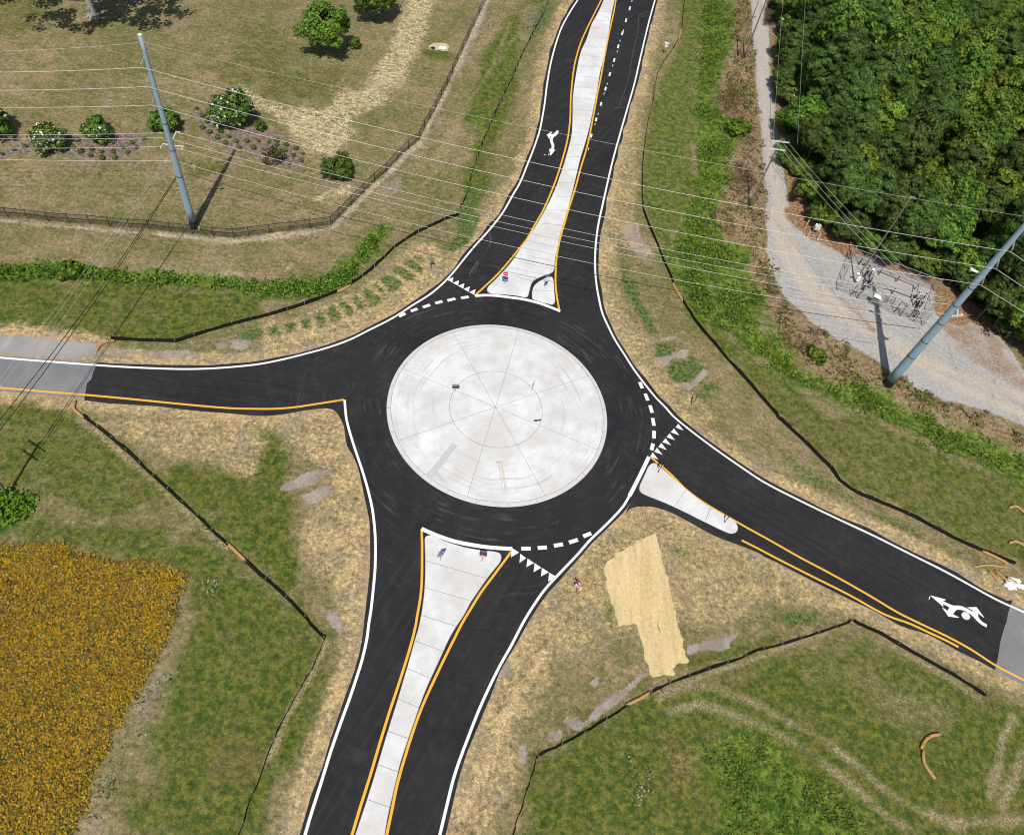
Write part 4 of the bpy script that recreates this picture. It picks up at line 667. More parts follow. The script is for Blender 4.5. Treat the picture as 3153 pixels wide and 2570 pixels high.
wire(P3(567, 533, BL), P3(2832, 1012, BR), 'black communications cable slung lowest between the two steel poles', .045, obs=(1833, 846), mat='cable', group=SPAN)
def onward(p, p_edge, far_x):
    """the wire runs on level past the frame edge"""
    q0 = project(p); s = (p_edge[1] - q0[1]) / (p_edge[0] - q0[0]); return at_h(far_x, q0[1] + s * (far_x - q0[0]), p[2])
wire(SHL, onward(SHL, (0, 131), -700), 'thin topmost wire running from the left steel pole to the left edge', .011, 1.0, group=WEST)
for k, (u, y) in enumerate(zip(UL, (207.7, 264, 317))): p = P3(*u, BL); wire(p, onward(p, (0, y), -700), ['upper', 'middle', 'lower'][k] + ' of three bright wires running from the left steel pole over the lawn', .026, .6, group=WEST)
for k, (u, y) in enumerate(zip(((503, 409), (503, 424.5), (507, 451), (526, 495)), (405, 417, 446, 481))): p = P3(*u, BL); wire(p, onward(p, (0, y), -700), ['first', 'second', 'third', 'lowest'][k] + ' of four lower wires running over the flower bed to the left edge', .02, .5, group=WEST)
for k, (u, e) in enumerate(zip(UR, ((3150, 798), (3150, 877), (3150, 951)))): p = P3(*u, BR); wire(p, onward(p, e, 3700), ['upper', 'middle', 'lower'][k] + ' of three wires bending away over the woods from the right steel pole', .026, .4, group=EAST)

# ------------------------------------------------------------------ wooden utility poles
def height_of(base_px, top_px): return float(P3(*top_px, G(*base_px))[2])
def wood_pole(base_px, h, label, arms=(), r=.16, lean=(0, 0), dirn=0.0):
    g = G(*base_px); t = thing('wooden_utility_pole', label, 'utility pole', (*g, 0), dirn)
    b = MB(); zs = np.linspace(-.2, h, 8); b.tube([(lean[0] * z / h, lean[1] * z / h, z) for z in zs], [r * (1 - .35 * z / h) for z in zs], 10); b.build('shaft', M['wood_pole'], t, True)
    for z, L, mat in arms:
        b = MB(); b.box((0, -r - .05, z), (L, .11, .14)); o = b.build('crossarm', M[mat], t)
        for x in (-L * .45, -L * .2, L * .2, L * .45):
            b = MB(); b.tube([(x, -r - .05, z + .07), (x, -r - .05, z + .16), (x, -r - .05, z + .2), (x, -r - .05, z + .3)], [.02, .03, .07, .05], 8); b.build('insulator', M['insul'], o)
    return t, g
wpA, gA = wood_pole((24, 1522), 10.9, 'wooden utility pole with two crossarms cut off by the left edge', [(10.4, 2.6, 'wood_pole'), (8.3, 2.2, 'wood_pole')], .17, dirn=R(-20))
hB = height_of((2306, 640), (2412, 432)); wpB, gB = wood_pole((2306, 640), hB, 'weathered wooden pole with two pale crossarms leaning over the gravel track', [(hB - .25, 2.6, 'alu'), (hB - 1.6, 2.6, 'alu')], .15, dirn=R(8))
hC = height_of((2291, 178), (2362, 3)); wpC, gC = wood_pole((2291, 178), hC + 1.2, 'darker wooden pole beside the gravel track, right one of a pair', [(hC + .6, 2.4, 'wood_pole')], .16)
wpD, gD = wood_pole((2272, 172), height_of((2272, 172), (2340, 5)), 'paler slimmer wooden pole beside the gravel track, left one of a pair', [], .13)
hE = height_of((2631, 868), (2812, 606)); wpE, gE = wood_pole((2631, 868), hE, 'slim wooden pole rising from the fenced pipe yard against the woods', [], .12)
b = MB(); b.box((.12, -.2, .9), (.5, .3, .7)); b.build('meter_box', M['white_plastic'], wpE); b = MB(); b.box((-.3, -.1, 1.7), (.5, .3, .3), tilt=.5); b.build('flood_lamp', M['white_plastic'], wpE)
b = MB(); b.tube([(-.2, 0, hE - .2), (.2, -.1, hE - .05), (.5, -.2, hE - .1)], .05, 6); b.build('bracket', M['galv'], wpE)
SW = 'wires from the left steel pole to the wooden pole'
for k, (u, x) in enumerate((((514, 480), -1.1), ((516, 486), -.4), ((519, 492), .9))):
    wire(P3(*u, BL), (gA[0] + x, gA[1], 10.75), ['leftmost', 'middle', 'rightmost'][k] + ' of three faint wires slanting from steel pole to wooden pole', .012, .7, group=SW)
wire(P3(541, 545, BL), (gA[0] + .1, gA[1], 8.6), 'left one of two black cables slanting from steel pole to wooden pole', .05, .9, mat='cable', group=SW)
wire(P3(541, 551, BL), (gA[0] + .4, gA[1], 7.9), 'right one of two black cables slanting from steel pole to wooden pole', .05, .8, mat='cable', group=SW)
for k in range(2): wire((gA[0] - .8 + 1.6 * k, gA[1], 10.75), (gA[0] - 6 + 1.6 * k, gA[1] - 45, 10.5), ['left', 'right'][k] + ' wire running off frame from the wooden pole at the left edge', .012, .5, group='wires leaving the left wooden pole')
SE = 'wires from the track pole to the right steel pole'
for k, (x, e) in enumerate(((-1.0, (2903, 976)), (.1, (2925, 974)), (1.1, (2955, 970)))):
    wire((gB[0] + x, gB[1] - .2, hB - .1), P3(*e, BR), ['left', 'middle', 'right'][k] + ' of three pale wires running over the wood edge to the steel pole', .016, .9, group=SE)
wire((gB[0], gB[1] - .2, hB - 3.6), P3(2868, 1010, BR), 'upper black cable running from track pole over the pipe yard', .022, .9, mat='cable', group=SE)
wire((gB[0], gB[1] - .2, hB - 4.0), P3(2855, 1030, BR), 'lower black cable running from track pole over the pipe yard', .022, 1.0, mat='cable', group=SE)
NORTH = 'wires running along the gravel track'
for k, (x, z) in enumerate(((-1.1, hB - .1), (1.1, hB - .1))): wire((gB[0] + x + 1.4 * k, gB[1], z), (gC[0] + x + 8 + 2.5 * k, gC[1] + 75, z + 1), ['left', 'right'][k] + ' pale wire running up the wood edge from the track pole', .016, .8, group=NORTH)
wire((gB[0], gB[1], hB - 3.7), (gC[0] + 2.2, gC[1] + 75, hB - 3), 'black cable running up the middle of the gravel track', .026, .6, mat='cable', group=NORTH)

# ------------------------------------------------------------------ guy guards beside the track
def upright(name, label, cat, bpx, tpx, r, mat, group=None, part='post', top=None):
    g = G(*bpx); e = on_axis(*tpx, *g) - np.array([*g, 0]); t = thing(name, label, cat, (*g, 0), 0, group); b = MB(); b.tube([(0, 0, -.1), tuple(e * .98), tuple(e)], [r, r, r * .6], 8); b.build(part, M[mat], t)
    if top: b = MB(); b.tube([tuple(e), tuple(e + np.array([0, 0, .12])), tuple(e + np.array([0, 0, .2]))], [r * 1.5, r * 1.5, r * .5], 8); b.build('cap', M[top], t)
    return t
k6 = lambda x, y: (2240 + x / 6.675, y / 6.675)
upright('guy_guard', 'yellow guy wire guard slanting up near the pair of wooden poles', 'guy guard', k6(243, 1685), k6(347, 1385), .07, 'yellow_pl')
upright('guy_guard', 'yellow guy wire guard in the weeds below the leaning track pole', 'guy guard', (1600 + 1655 / 2.6625, 1700 / 2.6625), (1600 + 1750 / 2.6625, 1620 / 2.6625), .06, 'yellow_pl')
upright('guy_guard', 'yellow guy wire guard among dead weeds left of the gravel bend', 'guy guard', (1600 + 1845 / 2.6625, 640 + 200 / 2.6625), (1600 + 1872 / 2.6625, 640 + 90 / 2.6625), .06, 'yellow_pl')
kb_ = lambda x, y: (2460 + x / 10.85, 640 + y / 10.85)
for k, (p, q) in enumerate((((225, 640), (350, 405)), ((275, 985), (395, 775)), ((605, 1080), (735, 865)))):
    upright('bollard', ['cream bollard left of the meter cabinet, nearest the woods', 'cream bollard below the meter cabinet at the gravel edge', 'cream bollard right of the meter cabinet'][k], 'bollard', kb_(*p), kb_(*q), .085, 'cream', 'cream bollards round the meter cabinet', 'pipe')
g = G(*kb_(500, 830)); t = thing('meter_cabinet', 'small grey meter cabinet on legs between cream bollards', 'meter cabinet', (*g, 0), R(12))
b = MB(); b.box((.1, 0, 1.15), (.85, .5, .8)); b.build('housing', M['beige'], t); b = MB(); b.tube([(-.35, -.1, 1.5), (-.35, -.1, 1.85)], .16, 10); b.build('cap', M['white_plastic'], t); b = MB(); b.tube([(.15, -.1, 1.5), (.15, -.1, 1.8)], .14, 10); b.build('cap', M['white_plastic'], t)
for x in (-.3, .3): b = MB(); b.box((x, 0, .38), (.08, .08, .8)); b.build('leg', M['galv'], t)
upright('marker_post', 'white marker post with orange cap beside the left steel pole', 'marker post', kz(875, 1045), kz(838, 905), .05, 'white_plastic', None, 'post', 'orange')
upright('vent_pipe', 'short white vent pipe at the foot of the left steel pole', 'vent pipe', (614, 708), (612, 697), .09, 'white_plastic', None, 'pipe')

# ------------------------------------------------------------------ fenced pipe yard
kS = lambda x, y: (2560 + x / 5.325, 740 + y / 5.325)
FC = [G(*kS(*p)) for p in ((90, 810), (1490, 1400), (1682, 832), (282, 312))]; FH = 2.3
org = np.mean(FC, 0); t = thing('chain_link_fence', 'grey chain-link fence enclosing the pipe yard beside the woods', 'fence', (*org, 0))
for i in range(4):
    a, c = FC[i] - org, FC[(i + 1) % 4] - org; L = np.hypot(*(c - a)); n = max(2, int(round(L / 3)))
    b = MB(); b.add([(*a, .05), (*c, .05), (*c, FH), (*a, FH)], [(0, 1, 2, 3)]); b.build('mesh_panel', M['chain'], t)
    b = MB(); b.tube([(*a, FH), (*c, FH)], .035, 6); b.build('top_rail', M['galv'], t)
    for k in range(n):
        p = a + (c - a) * k / n; b = MB(); b.tube([(*p, 0), (*p, FH + .25)], .05 if k else .07, 6); b.build('post', M['galv'], t)
def pipe_thing(label, paths, z, valves=(), tank=None, r=.085, mat='galv'):
    P = [[at_h(*kS(*p), z) for p in path] for path in paths]; o0 = P[0][0]; t = thing('gas_pipework', label, 'pipework', (o0[0], o0[1], 0)); sh = np.array([o0[0], o0[1], 0])
    for path in P:
        b = MB(); b.tube([p - sh for p in path], r, 8); b.build('pipe', M[mat], t)
        for i in range(len(path)):
            p = path[i] - sh; b = MB(); b.tube([(p[0], p[1], 0), (p[0], p[1], z)], r * .7, 6); b.build('riser', M['dark_metal'], t)
            if i + 1 < len(path) and np.hypot(*(path[i + 1] - path[i])[:2]) > 4:
                p = (path[i] + path[i + 1]) / 2 - sh; b = MB(); b.tube([(p[0], p[1], 0), (p[0], p[1], z)], r * .7, 6); b.build('riser', M['dark_metal'], t)
    for x, y in valves:
        p = at_h(*kS(x, y), z * .8) - sh; b = MB(); b.box((p[0], p[1], z * .5), (.14, .14, z)); b.tube([(p[0], p[1], z), (p[0], p[1], z + .3)], .025, 6); b.tube([(p[0], p[1], z + .3), (p[0], p[1], z + .33)], .14, 10); b.build('valve', M['dark_metal'], t)
    if tank: p = at_h(*kS(*tank), .9) - sh; b = MB(); b.tube([(p[0], p[1], 0), (p[0], p[1], 1.2), (p[0], p[1], 1.45)], [.28, .28, .1], 12); b.build('tank', M['white_plastic'], t)
    return t
pipe_thing('long loop of grey gas pipe raised on risers inside the yard', [[(840, 462), (1130, 575), (1440, 700), (1395, 890)], [(690, 690), (1060, 775), (1385, 892)]], 1.3, r=.10, mat='galv')
pipe_thing('left valve manifold with white tank in the pipe yard', [[(560, 360), (640, 400), (715, 420)], [(640, 480), (590, 620), (560, 740)], [(705, 500), (670, 640), (650, 700)], [(560, 740), (650, 705)]], .9, [(560, 540), (600, 610), (545, 790), (640, 660), (480, 350), (575, 700), (650, 540)], (675, 500), .1, 'insul')
pipe_thing('right valve manifold of dark fittings in the pipe yard', [[(1400, 880), (1470, 905), (1460, 1010), (1420, 1120)], [(1500, 960), (1450, 1090)]], .9, [(1440, 1000), (1465, 1060), (1430, 1110), (1490, 1040), (1410, 890), (1540, 910), (1380, 1010), (1395, 1200)], None, .09, 'insul')
g = at_h(*kS(768, 918), 1.9)[:2]; t = thing('instrument_shelter', 'white-roofed instrument stand in the pipe yard', 'equipment stand', (*g, 0), R(-20))
b = MB(); b.box((0, 0, 1.9), (1.15, .8, .07), tilt=.12); b.build('roof', M['white_plastic'], t); b = MB(); b.box((0, .1, 1.2), (.7, .3, .8)); b.build('cabinet', M['sign_back'], t)
for x in (-.45, .45): b = MB(); b.box((x, .1, .95), (.06, .06, 1.9)); b.build('leg', M['galv'], t)
for k, (p, q) in enumerate((((1020, 1185), (1170, 1010)), ((885, 1015), (965, 905)), ((315, 900), (460, 715)), ((1255, 1270), (1390, 1160)))):
    g = G(*kS(*p)); e = on_axis(*kS(*q), *g)[2]; t = thing('gate_frame', ['third', 'second', 'leftmost', 'rightmost'][k] + ' dark upright frame from the left along the yard front', 'gate frame', (*g, 0), R(-23), 'dark frames along the pipe yard front')
    b = MB(); b.tube([(0, 0, 0), (0, 0, e)], .05, 6); b.build('post', M['dark_metal'], t); b = MB(); b.tube([(.9, 0, 0), (.9, 0, e)], .05, 6); b.build('post', M['dark_metal'], t); b = MB(); b.tube([(0, 0, e), (.9, 0, e)], .04, 6); b.build('rail', M['dark_metal'], t); b = MB(); b.tube([(0, 0, .2), (.9, 0, e - .1)], .03, 6); b.build('brace', M['dark_metal'], t)

# ------------------------------------------------------------------ black rail fence round the lawn
_o = IFL[0]; t = thing('rail_fence', 'black metal rail fence with chain-link mesh bounding the lawn', 'fence', (*_o, 0)); F = IFL - _o; HF = 1.55
b = MB(); b.tube([(*p, HF) for p in F], .045, 6); b.build('top_rail', M['dark_metal'], t); b = MB(); b.tube([(*p, .75) for p in F], .035, 6); b.build('middle_rail', M['dark_metal'], t)
b = MB()
for i in range(len(F) - 1): b.add([(*F[i], .05), (*F[i + 1], .05), (*F[i + 1], HF), (*F[i], HF)], [(0, 1, 2, 3)])
b.build('mesh_panel', M['chain_black'], t)
for p in F: b = MB(); b.tube([(*p, -.1), (*p, HF + .12)], .05, 6); b.build('post', M['dark_metal'], t)

# ------------------------------------------------------------------ silt fences and straw rolls
def silt_fence(P, label, h=.58):
    P = np.asarray(P); s = np.vstack([smooth(P[i:i + 2], 1.2)[:-1] if i < len(P) - 2 else smooth(P[i:i + 2], 1.2) for i in range(len(P) - 1)])
    o_ = s[0].copy(); q = s - o_; N = normals(q); wob = rng.normal(0, .05, len(q)); sagz = rng.uniform(-.1, .04, len(q)); t = thing('silt_fence', label, 'silt fence', (*o_, 0)); n = len(q)
    top, mid, bot = q + N * (wob + .04)[:, None], q + N * (wob * .4)[:, None], q; b = MB(); w = .012
    for sgn in (1, -1):
        V = [(*(bot[i] + N[i] * w * sgn), -.05) for i in range(n)] + [(*(mid[i] + N[i] * w * sgn), h * .5) for i in range(n)] + [(*(top[i] + N[i] * w * sgn), h + sagz[i]) for i in range(n)]
        b.add(V, [(r_ * n + i, r_ * n + i + 1, (r_ + 1) * n + i + 1, (r_ + 1) * n + i) for r_ in (0, 1) for i in range(n - 1)])
    b.build('fabric', M['black_fabric'], t)
    L = arclen(q); cnt = int(min(90, L[-1] / 2.1))
    for d in np.linspace(.3, L[-1] - .1, cnt):
        x, y = np.interp(d, L, q[:, 0]), np.interp(d, L, q[:, 1]); b = MB(); b.box((x + .03, y + .05, .38), (.06, .06, .95)); b.build('post', M['galv'], t)
    return t
def roll(P, label, r=.17, z=.14):
    P = smooth(P, .3); o_ = P[0].copy(); t = thing('straw_roll', label, 'straw roll', (*o_, 0)); q = P - o_; n = len(q); rr = np.full(n, r) * rng.uniform(.93, 1.07, n); rr[0] *= .8; rr[-1] *= .8
    b = MB(); b.tube([(*p, z) for p in q], list(rr), 10); b.build('netting', M['wattle'], t, True); L = arclen(q)
    for d in np.arange(.5, L[-1] - .2, 1.05):
        x, y = np.interp(d, L, q[:, 0]), np.interp(d, L, q[:, 1]); b = MB(); b.box((x, y, .2), (.05, .05, .55)); b.build('stake', M['stake'], t)
    return t
silt_fence(TT('a2', [(915, 1078), (1000, 1083), (1200, 1093), (1450, 1100), (1550, 1067), (1750, 1002), (1950, 947)], 'b2', [(0, 903), (150, 862), (280, 823), (430, 773), (550, 724), (640, 692)]), 'black silt fence above the left approach road, from the straw roll eastward')
silt_fence(TT('b2', [(718, 645), (820, 583), (920, 508), (1010, 423), (1100, 333), (1200, 262), (1300, 203), (1400, 157), (1520, 98), (1632, 62)]), 'black silt fence curving up beside the striped seeded verge')
silt_fence(TT('b2', [(1638, 62), (1645, 0)], 'b1', [(1690, 1620), (1715, 1530), (1750, 1400), (1790, 1270), (1850, 1120), (1920, 960), (2000, 780), (2070, 650)], 'c1', [(0, 495), (70, 355), (130, 235), (200, 113), (240, 3), (300, -150)]), 'black silt fence climbing to the top edge left of the far road', .5)
silt_fence(TT('c1', [(1360, -150), (1350, 0), (1337, 120), (1325, 250)]), 'short black silt fence at the top edge right of the far road', .5)
silt_fence(TT('c1', [(1305, 322), (1270, 382), (1190, 492), (1130, 602), (1100, 742), (1080, 882), (1050, 1002), (1030, 1132), (1012, 1262), (1002, 1402), (1000, 1562), (1010, 1725)], 'c2', [(1040, 100), (1080, 200), (1130, 310), (1170, 420), (1220, 530), (1258, 620)]), 'black silt fence running down the verge right of the far road', .55)
silt_fence(TT('c2', [(1330, 760), (1370, 822), (1430, 922), (1500, 1012), (1600, 1122), (1700, 1242), (1800, 1352), (1900, 1462), (2000, 1582), (2100, 1692)], 'd3', [(105, 5), (200, 93), (310, 193), (420, 303), (540, 423), (620, 533), (710, 602), (800, 652), (950, 712), (1100, 772), (1250, 842), (1400, 922), (1550, 1002), (1700, 1072), (1850, 1132), (2060, 1217)]), 'longest black silt fence, sweeping along the right-hand green slope')
silt_fence(TT('a3', [(668, 3), (720, 42), (800, 102), (900, 182), (1000, 267), (1100, 352), (1200, 452), (1300, 542), (1450, 682), (1600, 812), (1750, 962), (1870, 1068)]), 'straight black silt fence slanting down the lower left grass')
silt_fence(TT('a3', [(2005, 1195), (2125, 1310)], 'b3', [(100, 1392), (250, 1532), (400, 1692)], 'b4', [(402, 3), (470, 72), (530, 132)]), 'black silt fence below the tan gap ending at the corner post')
silt_fence(TT('b4', [(528, 138), (490, 222), (420, 382), (340, 512), (270, 642), (190, 792), (110, 962), (50, 1112)], 'a4', [(2130, 1260), (2050, 1442), (2000, 1622), (1960, 1731), (1900, 1900)]), 'thin black silt fence running to the bottom edge left of the near road', .35)
silt_fence(TT('d3', [(732, 1680)], 'd4', [(770, 3), (950, 82), (1100, 172), (1300, 282), (1550, 422), (1700, 512), (1812, 592)]), 'black silt fence slanting down right of the fence peak by the double yellow line')
silt_fence(TT('d3', [(728, 1680)], 'd4', [(680, 3), (450, 82), (200, 162), (0, 212)], 'c4', [(1950, 222), (1800, 292), (1600, 362), (1400, 432), (1250, 482), (1150, 532), (1062, 582)]), 'black silt fence slanting down left of the fence peak towards the straw blanket')
silt_fence(TT('c4', [(890, 672), (800, 732), (650, 822), (500, 912), (350, 992), (220, 1052), (137, 1102)]), 'black silt fence in the lower right from the tan gap to the corner')
silt_fence(TT('c4', [(133, 1106), (110, 1202), (70, 1322), (30, 1452), (5, 1540)], 'b4', [(2100, 1622), (2070, 1731), (2000, 1950)]), 'thin black silt fence running to the bottom edge right of the near road', .35)
WR = 'tan straw rolls laid along the silt fences'
for p, l in ((T('a2', [(942, 1093), (870, 1102), (820, 1132), (790, 1178)]), 'curved straw roll on the paved shoulder at the left'), (T('a2', [(622, 1588), (605, 1640), (640, 1682), (690, 1722)]), 'straw roll at the verge corner below the old road'),
             (T('d4', [(1447, 905), (1370, 920), (1320, 960), (1290, 1025)]), 'upper straw roll of the crescent lying in the right-hand grass'), (T('d4', [(1308, 1030), (1308, 1120), (1335, 1180), (1403, 1272)]), 'lower straw roll of the crescent lying in the right-hand grass'),
             (T('d3', [(2010, 757), (2070, 745), (2130, 792), (2200, 900)]), 'upper of two straw rolls cut by the right edge'), (T('d3', [(2010, 1047), (2060, 1032), (2130, 1062), (2200, 1120)]), 'lower of two straw rolls cut by the right edge'),
             (T('b2', [(635, 693), (690, 668), (745, 636)]), 'straw roll closing the gap in the silt fence beside the ditch'), (T('c2', [(1252, 622), (1290, 690), (1338, 770)]), 'straw roll closing the silt fence gap on the right verge'),
             (T('c1', [(1326, 245), (1312, 290), (1303, 325)]), 'straw roll closing the silt fence gap near the top edge'), (T('a3', [(1868, 1050), (1930, 1110), (2015, 1190)]), 'straw roll closing the silt fence gap in the lower left'),
             (T('c4', [(872, 668), (950, 630), (1010, 600), (1065, 562)]), 'straw roll closing the silt fence gap in the lower right'), (T('d3', [(1790, 1108), (1900, 1160), (2000, 1212)]), 'straw roll lying against the right end of the long silt fence')): roll(p, l)
for i, p in enumerate(([(1720, 1240), (1850, 1225), (2000, 1245)], [(1900, 1265), (1960, 1320), (2010, 1360)], [(1850, 1270), (1900, 1330), (1930, 1370)])): roll(T('d3', p), ['faded straw roll lying highest in the loose pile at the right edge', 'faded straw roll reaching the white bag in the loose pile', 'short faded straw roll left in the loose pile'][i], .13, .08)
g = G(2350 + 2040 / 2.6625, 1280 + 1370 / 2.6625); t = thing('plastic_bag_heap', 'heap of white plastic sheeting stuffed with a straw roll at the right edge', 'plastic sheeting', (*g, 0))
def lump(name, c, d, mat, seed, parent):
    bm = bmesh.new(); bmesh.ops.create_icosphere(bm, subdivisions=3, radius=1); r_ = np.random.default_rng(seed); ph = r_.uniform(0, 6, 9)
    for v in bm.verts:
        k = 1 + .16 * math.sin(5 * v.co.x + ph[0]) * math.sin(6 * v.co.y + ph[1]) + .12 * math.sin(9 * v.co.y + 7 * v.co.z + ph[2]); v.co = Vector((v.co.x * d[0] * k + c[0], v.co.y * d[1] * k + c[1], max(0, v.co.z * d[2] * k + c[2])))
    m_ = bpy.data.meshes.new(name); bm.to_mesh(m_); bm.free(); m_.materials.append(M[mat]); o = bpy.data.objects.new(name, m_); COL.objects.link(o); o.parent = parent
lump('sheet', (-.35, -.4, .15), (.75, .6, .35), 'white_plastic', 1, t); lump('sheet', (.2, .35, .15), (.85, .3, .3), 'white_plastic', 2, t); lump('sheet', (1.1, -.25, .1), (.8, .3, .22), 'white_plastic', 3, t)
b = MB(); b.tube([(-.6, .5, .25), (.35, -.05, .3)], .16, 10); b.build('straw_core', M['wattle'], t)

# ------------------------------------------------------------------ erosion blanket (two widths)
def sheet(P, label, z):
    P = rough_edge(resample(np.vstack([P, P[:1]]), 240)[:-1], .10); o_ = P.mean(0); b = MB(); b.prism(P - o_, -.02, z, 0, .03); o = b.build('straw_blanket', M['blanket']); o.location = (*o_, 0); return tag(o, label, 'erosion blanket', 'straw erosion blankets')
sheet(TT('c3', [(1105, 958), (1130, 1010), (1215, 1340), (1305, 1731)], 'c4', [(1330, 100), (1388, 308), (1300, 335), (1245, 360), (1180, 200), (1130, 0)], 'c3', [(1050, 1500), (960, 1180), (930, 1040)]), 'right straw blanket strip beside the wedge-island verge', .05)
sheet(TT('c3', [(945, 1045), (977, 1190), (1065, 1500), (1137, 1710)], 'c4', [(1195, 200), (1266, 412), (1180, 430), (1092, 452), (1040, 330), (980, 60), (970, 0)], 'c3', [(930, 1690), (850, 1725), (812, 1728), (800, 1680), (740, 1480), (700, 1350), (680, 1240), (800, 1120)]), 'left stepped straw blanket strip on the lower right verge', .045)

# ------------------------------------------------------------------ signs
def yaw(p, q): d = G(*q) - G(*p); return math.atan2(d[1], d[0])
def sign(name, base_px, rz, label, boards, h, post='galv', pr=.04, cat='road sign', posts=(0,), group=None):
    """boards: (z, kind, w, h, x) hung on the -y side of the post"""
    g = G(*base_px); t = thing(name, label, cat, (*g, .0), rz, group)
    for x in posts: b = MB(); b.tube([(x, .05, -.05), (x, .05, h)], pr, 6); b.build('post', M[post], t)
    for k, bd in enumerate(boards):
        z, kind, w, hh = bd[:4]; x = bd[4] if len(bd) > 4 else 0; y0 = -.005 - .0; V = lambda pts, y, m: [(px_ + x, y, pz + z) for px_, pz in pts]
        def plate(pts, mat, y, name_, parent, th=.02):
            b = MB(); n = len(pts); F = [tuple(range(n)), tuple(range(2 * n - 1, n - 1, -1))] + [(i, n + i, n + (i + 1) % n, (i + 1) % n) for i in range(n)]
            b.add([(p_[0] + x, y - th, p_[1] + z) for p_ in pts] + [(p_[0] + x, y, p_[1] + z) for p_ in pts], F); return b.build(name_, M[mat], parent)
        rc = lambda w_, h_, cx=0, cz=0: [(cx - w_ / 2, cz - h_ / 2), (cx + w_ / 2, cz - h_ / 2), (cx + w_ / 2, cz + h_ / 2), (cx - w_ / 2, cz + h_ / 2)]
        ci = lambda r_, cx=0, cz=0: [(cx + r_ * math.cos(a), cz + r_ * math.sin(a)) for a in np.linspace(0, 2 * math.pi, 25)[:-1]]
        tri = lambda w_, h_: [(0, -h_ / 2), (w_ / 2, h_ / 2), (-w_ / 2, h_ / 2)]; dia = lambda w_: [(0, -w_ * .7), (w_ * .7, 0), (0, w_ * .7), (-w_ * .7, 0)]
        if kind == 'no_entry': p = plate(rc(w, hh), 'white_sign', 0, 'sign_panel', t); d = plate(ci(w * .46), 'red_sign', -.022, 'disc', p, .004); plate(rc(w * .72, hh * .15), 'white_sign', -.028, 'bar', p, .004)
        elif kind == 'yield': p = plate(tri(w, hh), 'red_sign', 0, 'sign_panel', t); plate([(a * .58, c * .58 + hh * .07) for a, c in tri(w, hh)], 'white_sign', -.022, 'legend', p, .004)
        elif kind == 'yield_back': plate(tri(w, hh), 'sign_back', 0, 'sign_panel', t)
        elif kind == 'diamond':
            p = plate(dia(w), 'white_sign', 0, 'sign_panel', t); b = MB()
            for s_ in (-1, 1): plate([(s_ * w * .1, -w * .12), (s_ * w * .45, 0), (s_ * w * .1, w * .12)][::s_], 'black_sign', -.022, 'arrow', p, .004)
        elif kind == 'circle_arrows':
            p = plate(rc(w, hh), 'white_sign', 0, 'sign_panel', t)
            for k3 in range(3):
                a0 = k3 * 2.094 + .3; b = MB(); aa = np.linspace(a0, a0 + 1.35, 9); ro, ri = min(w, hh) * .40, min(w, hh) * .27
                b.add([(x + ro * math.cos(a), -.024, z + ro * math.sin(a)) for a in aa] + [(x + ri * math.cos(a), -.024, z + ri * math.sin(a)) for a in aa], [(i, i + 1, 9 + i + 1, 9 + i) for i in range(8)])
                e = aa[-1]; b.add([(x + ro * 1.15 * math.cos(e), -.024, z + ro * 1.15 * math.sin(e)), (x + ri * .75 * math.cos(e), -.024, z + ri * .75 * math.sin(e)), (x + (ro + ri) / 2 * math.cos(e + .5), -.024, z + (ro + ri) / 2 * math.sin(e + .5))], [(0, 1, 2)]); b.build('arrow', M['black_sign'], p)
        elif kind == 'stripes': p = plate(rc(w, hh), 'blue_sign', 0, 'sign_panel', t); plate(rc(w * .92, hh * .10, 0, hh * .02), 'white_sign', -.022, 'stripe', p, .004)
        else: plate(rc(w, hh), kind, 0, 'sign_panel', t)
    return t
kN = lambda x, y: (1520 + x / 9.68, 810 + y / 9.68); kSs = lambda x, y: (1330 + x / 7.607, 1670 + y / 7.607); kI = lambda x, y: (1370 + x / 6.4545, 1150 + y / 6.4545)
yN = yaw(kN(265, 445), kN(425, 478)); yT = yaw(kN(1515, 640), kN(1615, 610))
sign('no_entry_sign', kN(303, 668), yN, 'round red no-entry sign over a blue plate on the far splitter island', [(2.25, 'no_entry', .80, .80), (1.48, 'blue_sign', .78, .52)], 2.6)
sign('diamond_sign', kN(1524, 768), yT, 'white diamond sign with black arrows over a blue plate on the small triangular island', [(2.62, 'sign_back', .66, .26), (2.08, 'diamond', .46, .46), (1.66, 'white_sign', .46, .22), (1.25, 'blue_sign', .50, .46)], 2.7)
sign('keep_right_sign', kSs(190, 455), yaw(kSs(205, 210), kSs(320, 185)), 'grey sign back under a blue striped plate on the near splitter island', [(2.4, 'stripes', .62, .50, .08), (1.75, 'sign_back', .60, .62, -.1)], 2.5)
sign('yield_sign', kSs(1160, 460), yaw(kSs(1150, 225), kSs(1310, 260)), 'red and white triangular yield sign below a dark plate on the near splitter island', [(2.15, 'navy_sign', .80, .62), (1.45, 'yield', .86, .70)], 2.5, 'red_post')
kY = lambda x, y: (1740 + x / 17.36, 1740 + y / 17.36)
sign('yield_sign', kY(590, 1420), yaw(kY(640, 960), kY(960, 1240)), 'yield sign with a circling-arrows plaque on an orange post in the straw verge', [(2.05, 'yield', .92, .80), (1.35, 'circle_arrows', .86, .56)], 2.3, 'red_post', .05)
kV = lambda x, y: (1290 + x / 21.7, 760 + y / 21.7)
sign('yield_sign', kV(770, 1490), yaw(kV(700, 300), kV(1040, 360)), 'grey back of a yield sign on a wooden post by the striped verge', [(2.55, 'yield_back', .70, .55), (1.95, 'sign_back', .72, .62)], 2.8, 'wood_pole', .06)
kA = 'arrow board signs on the central island'
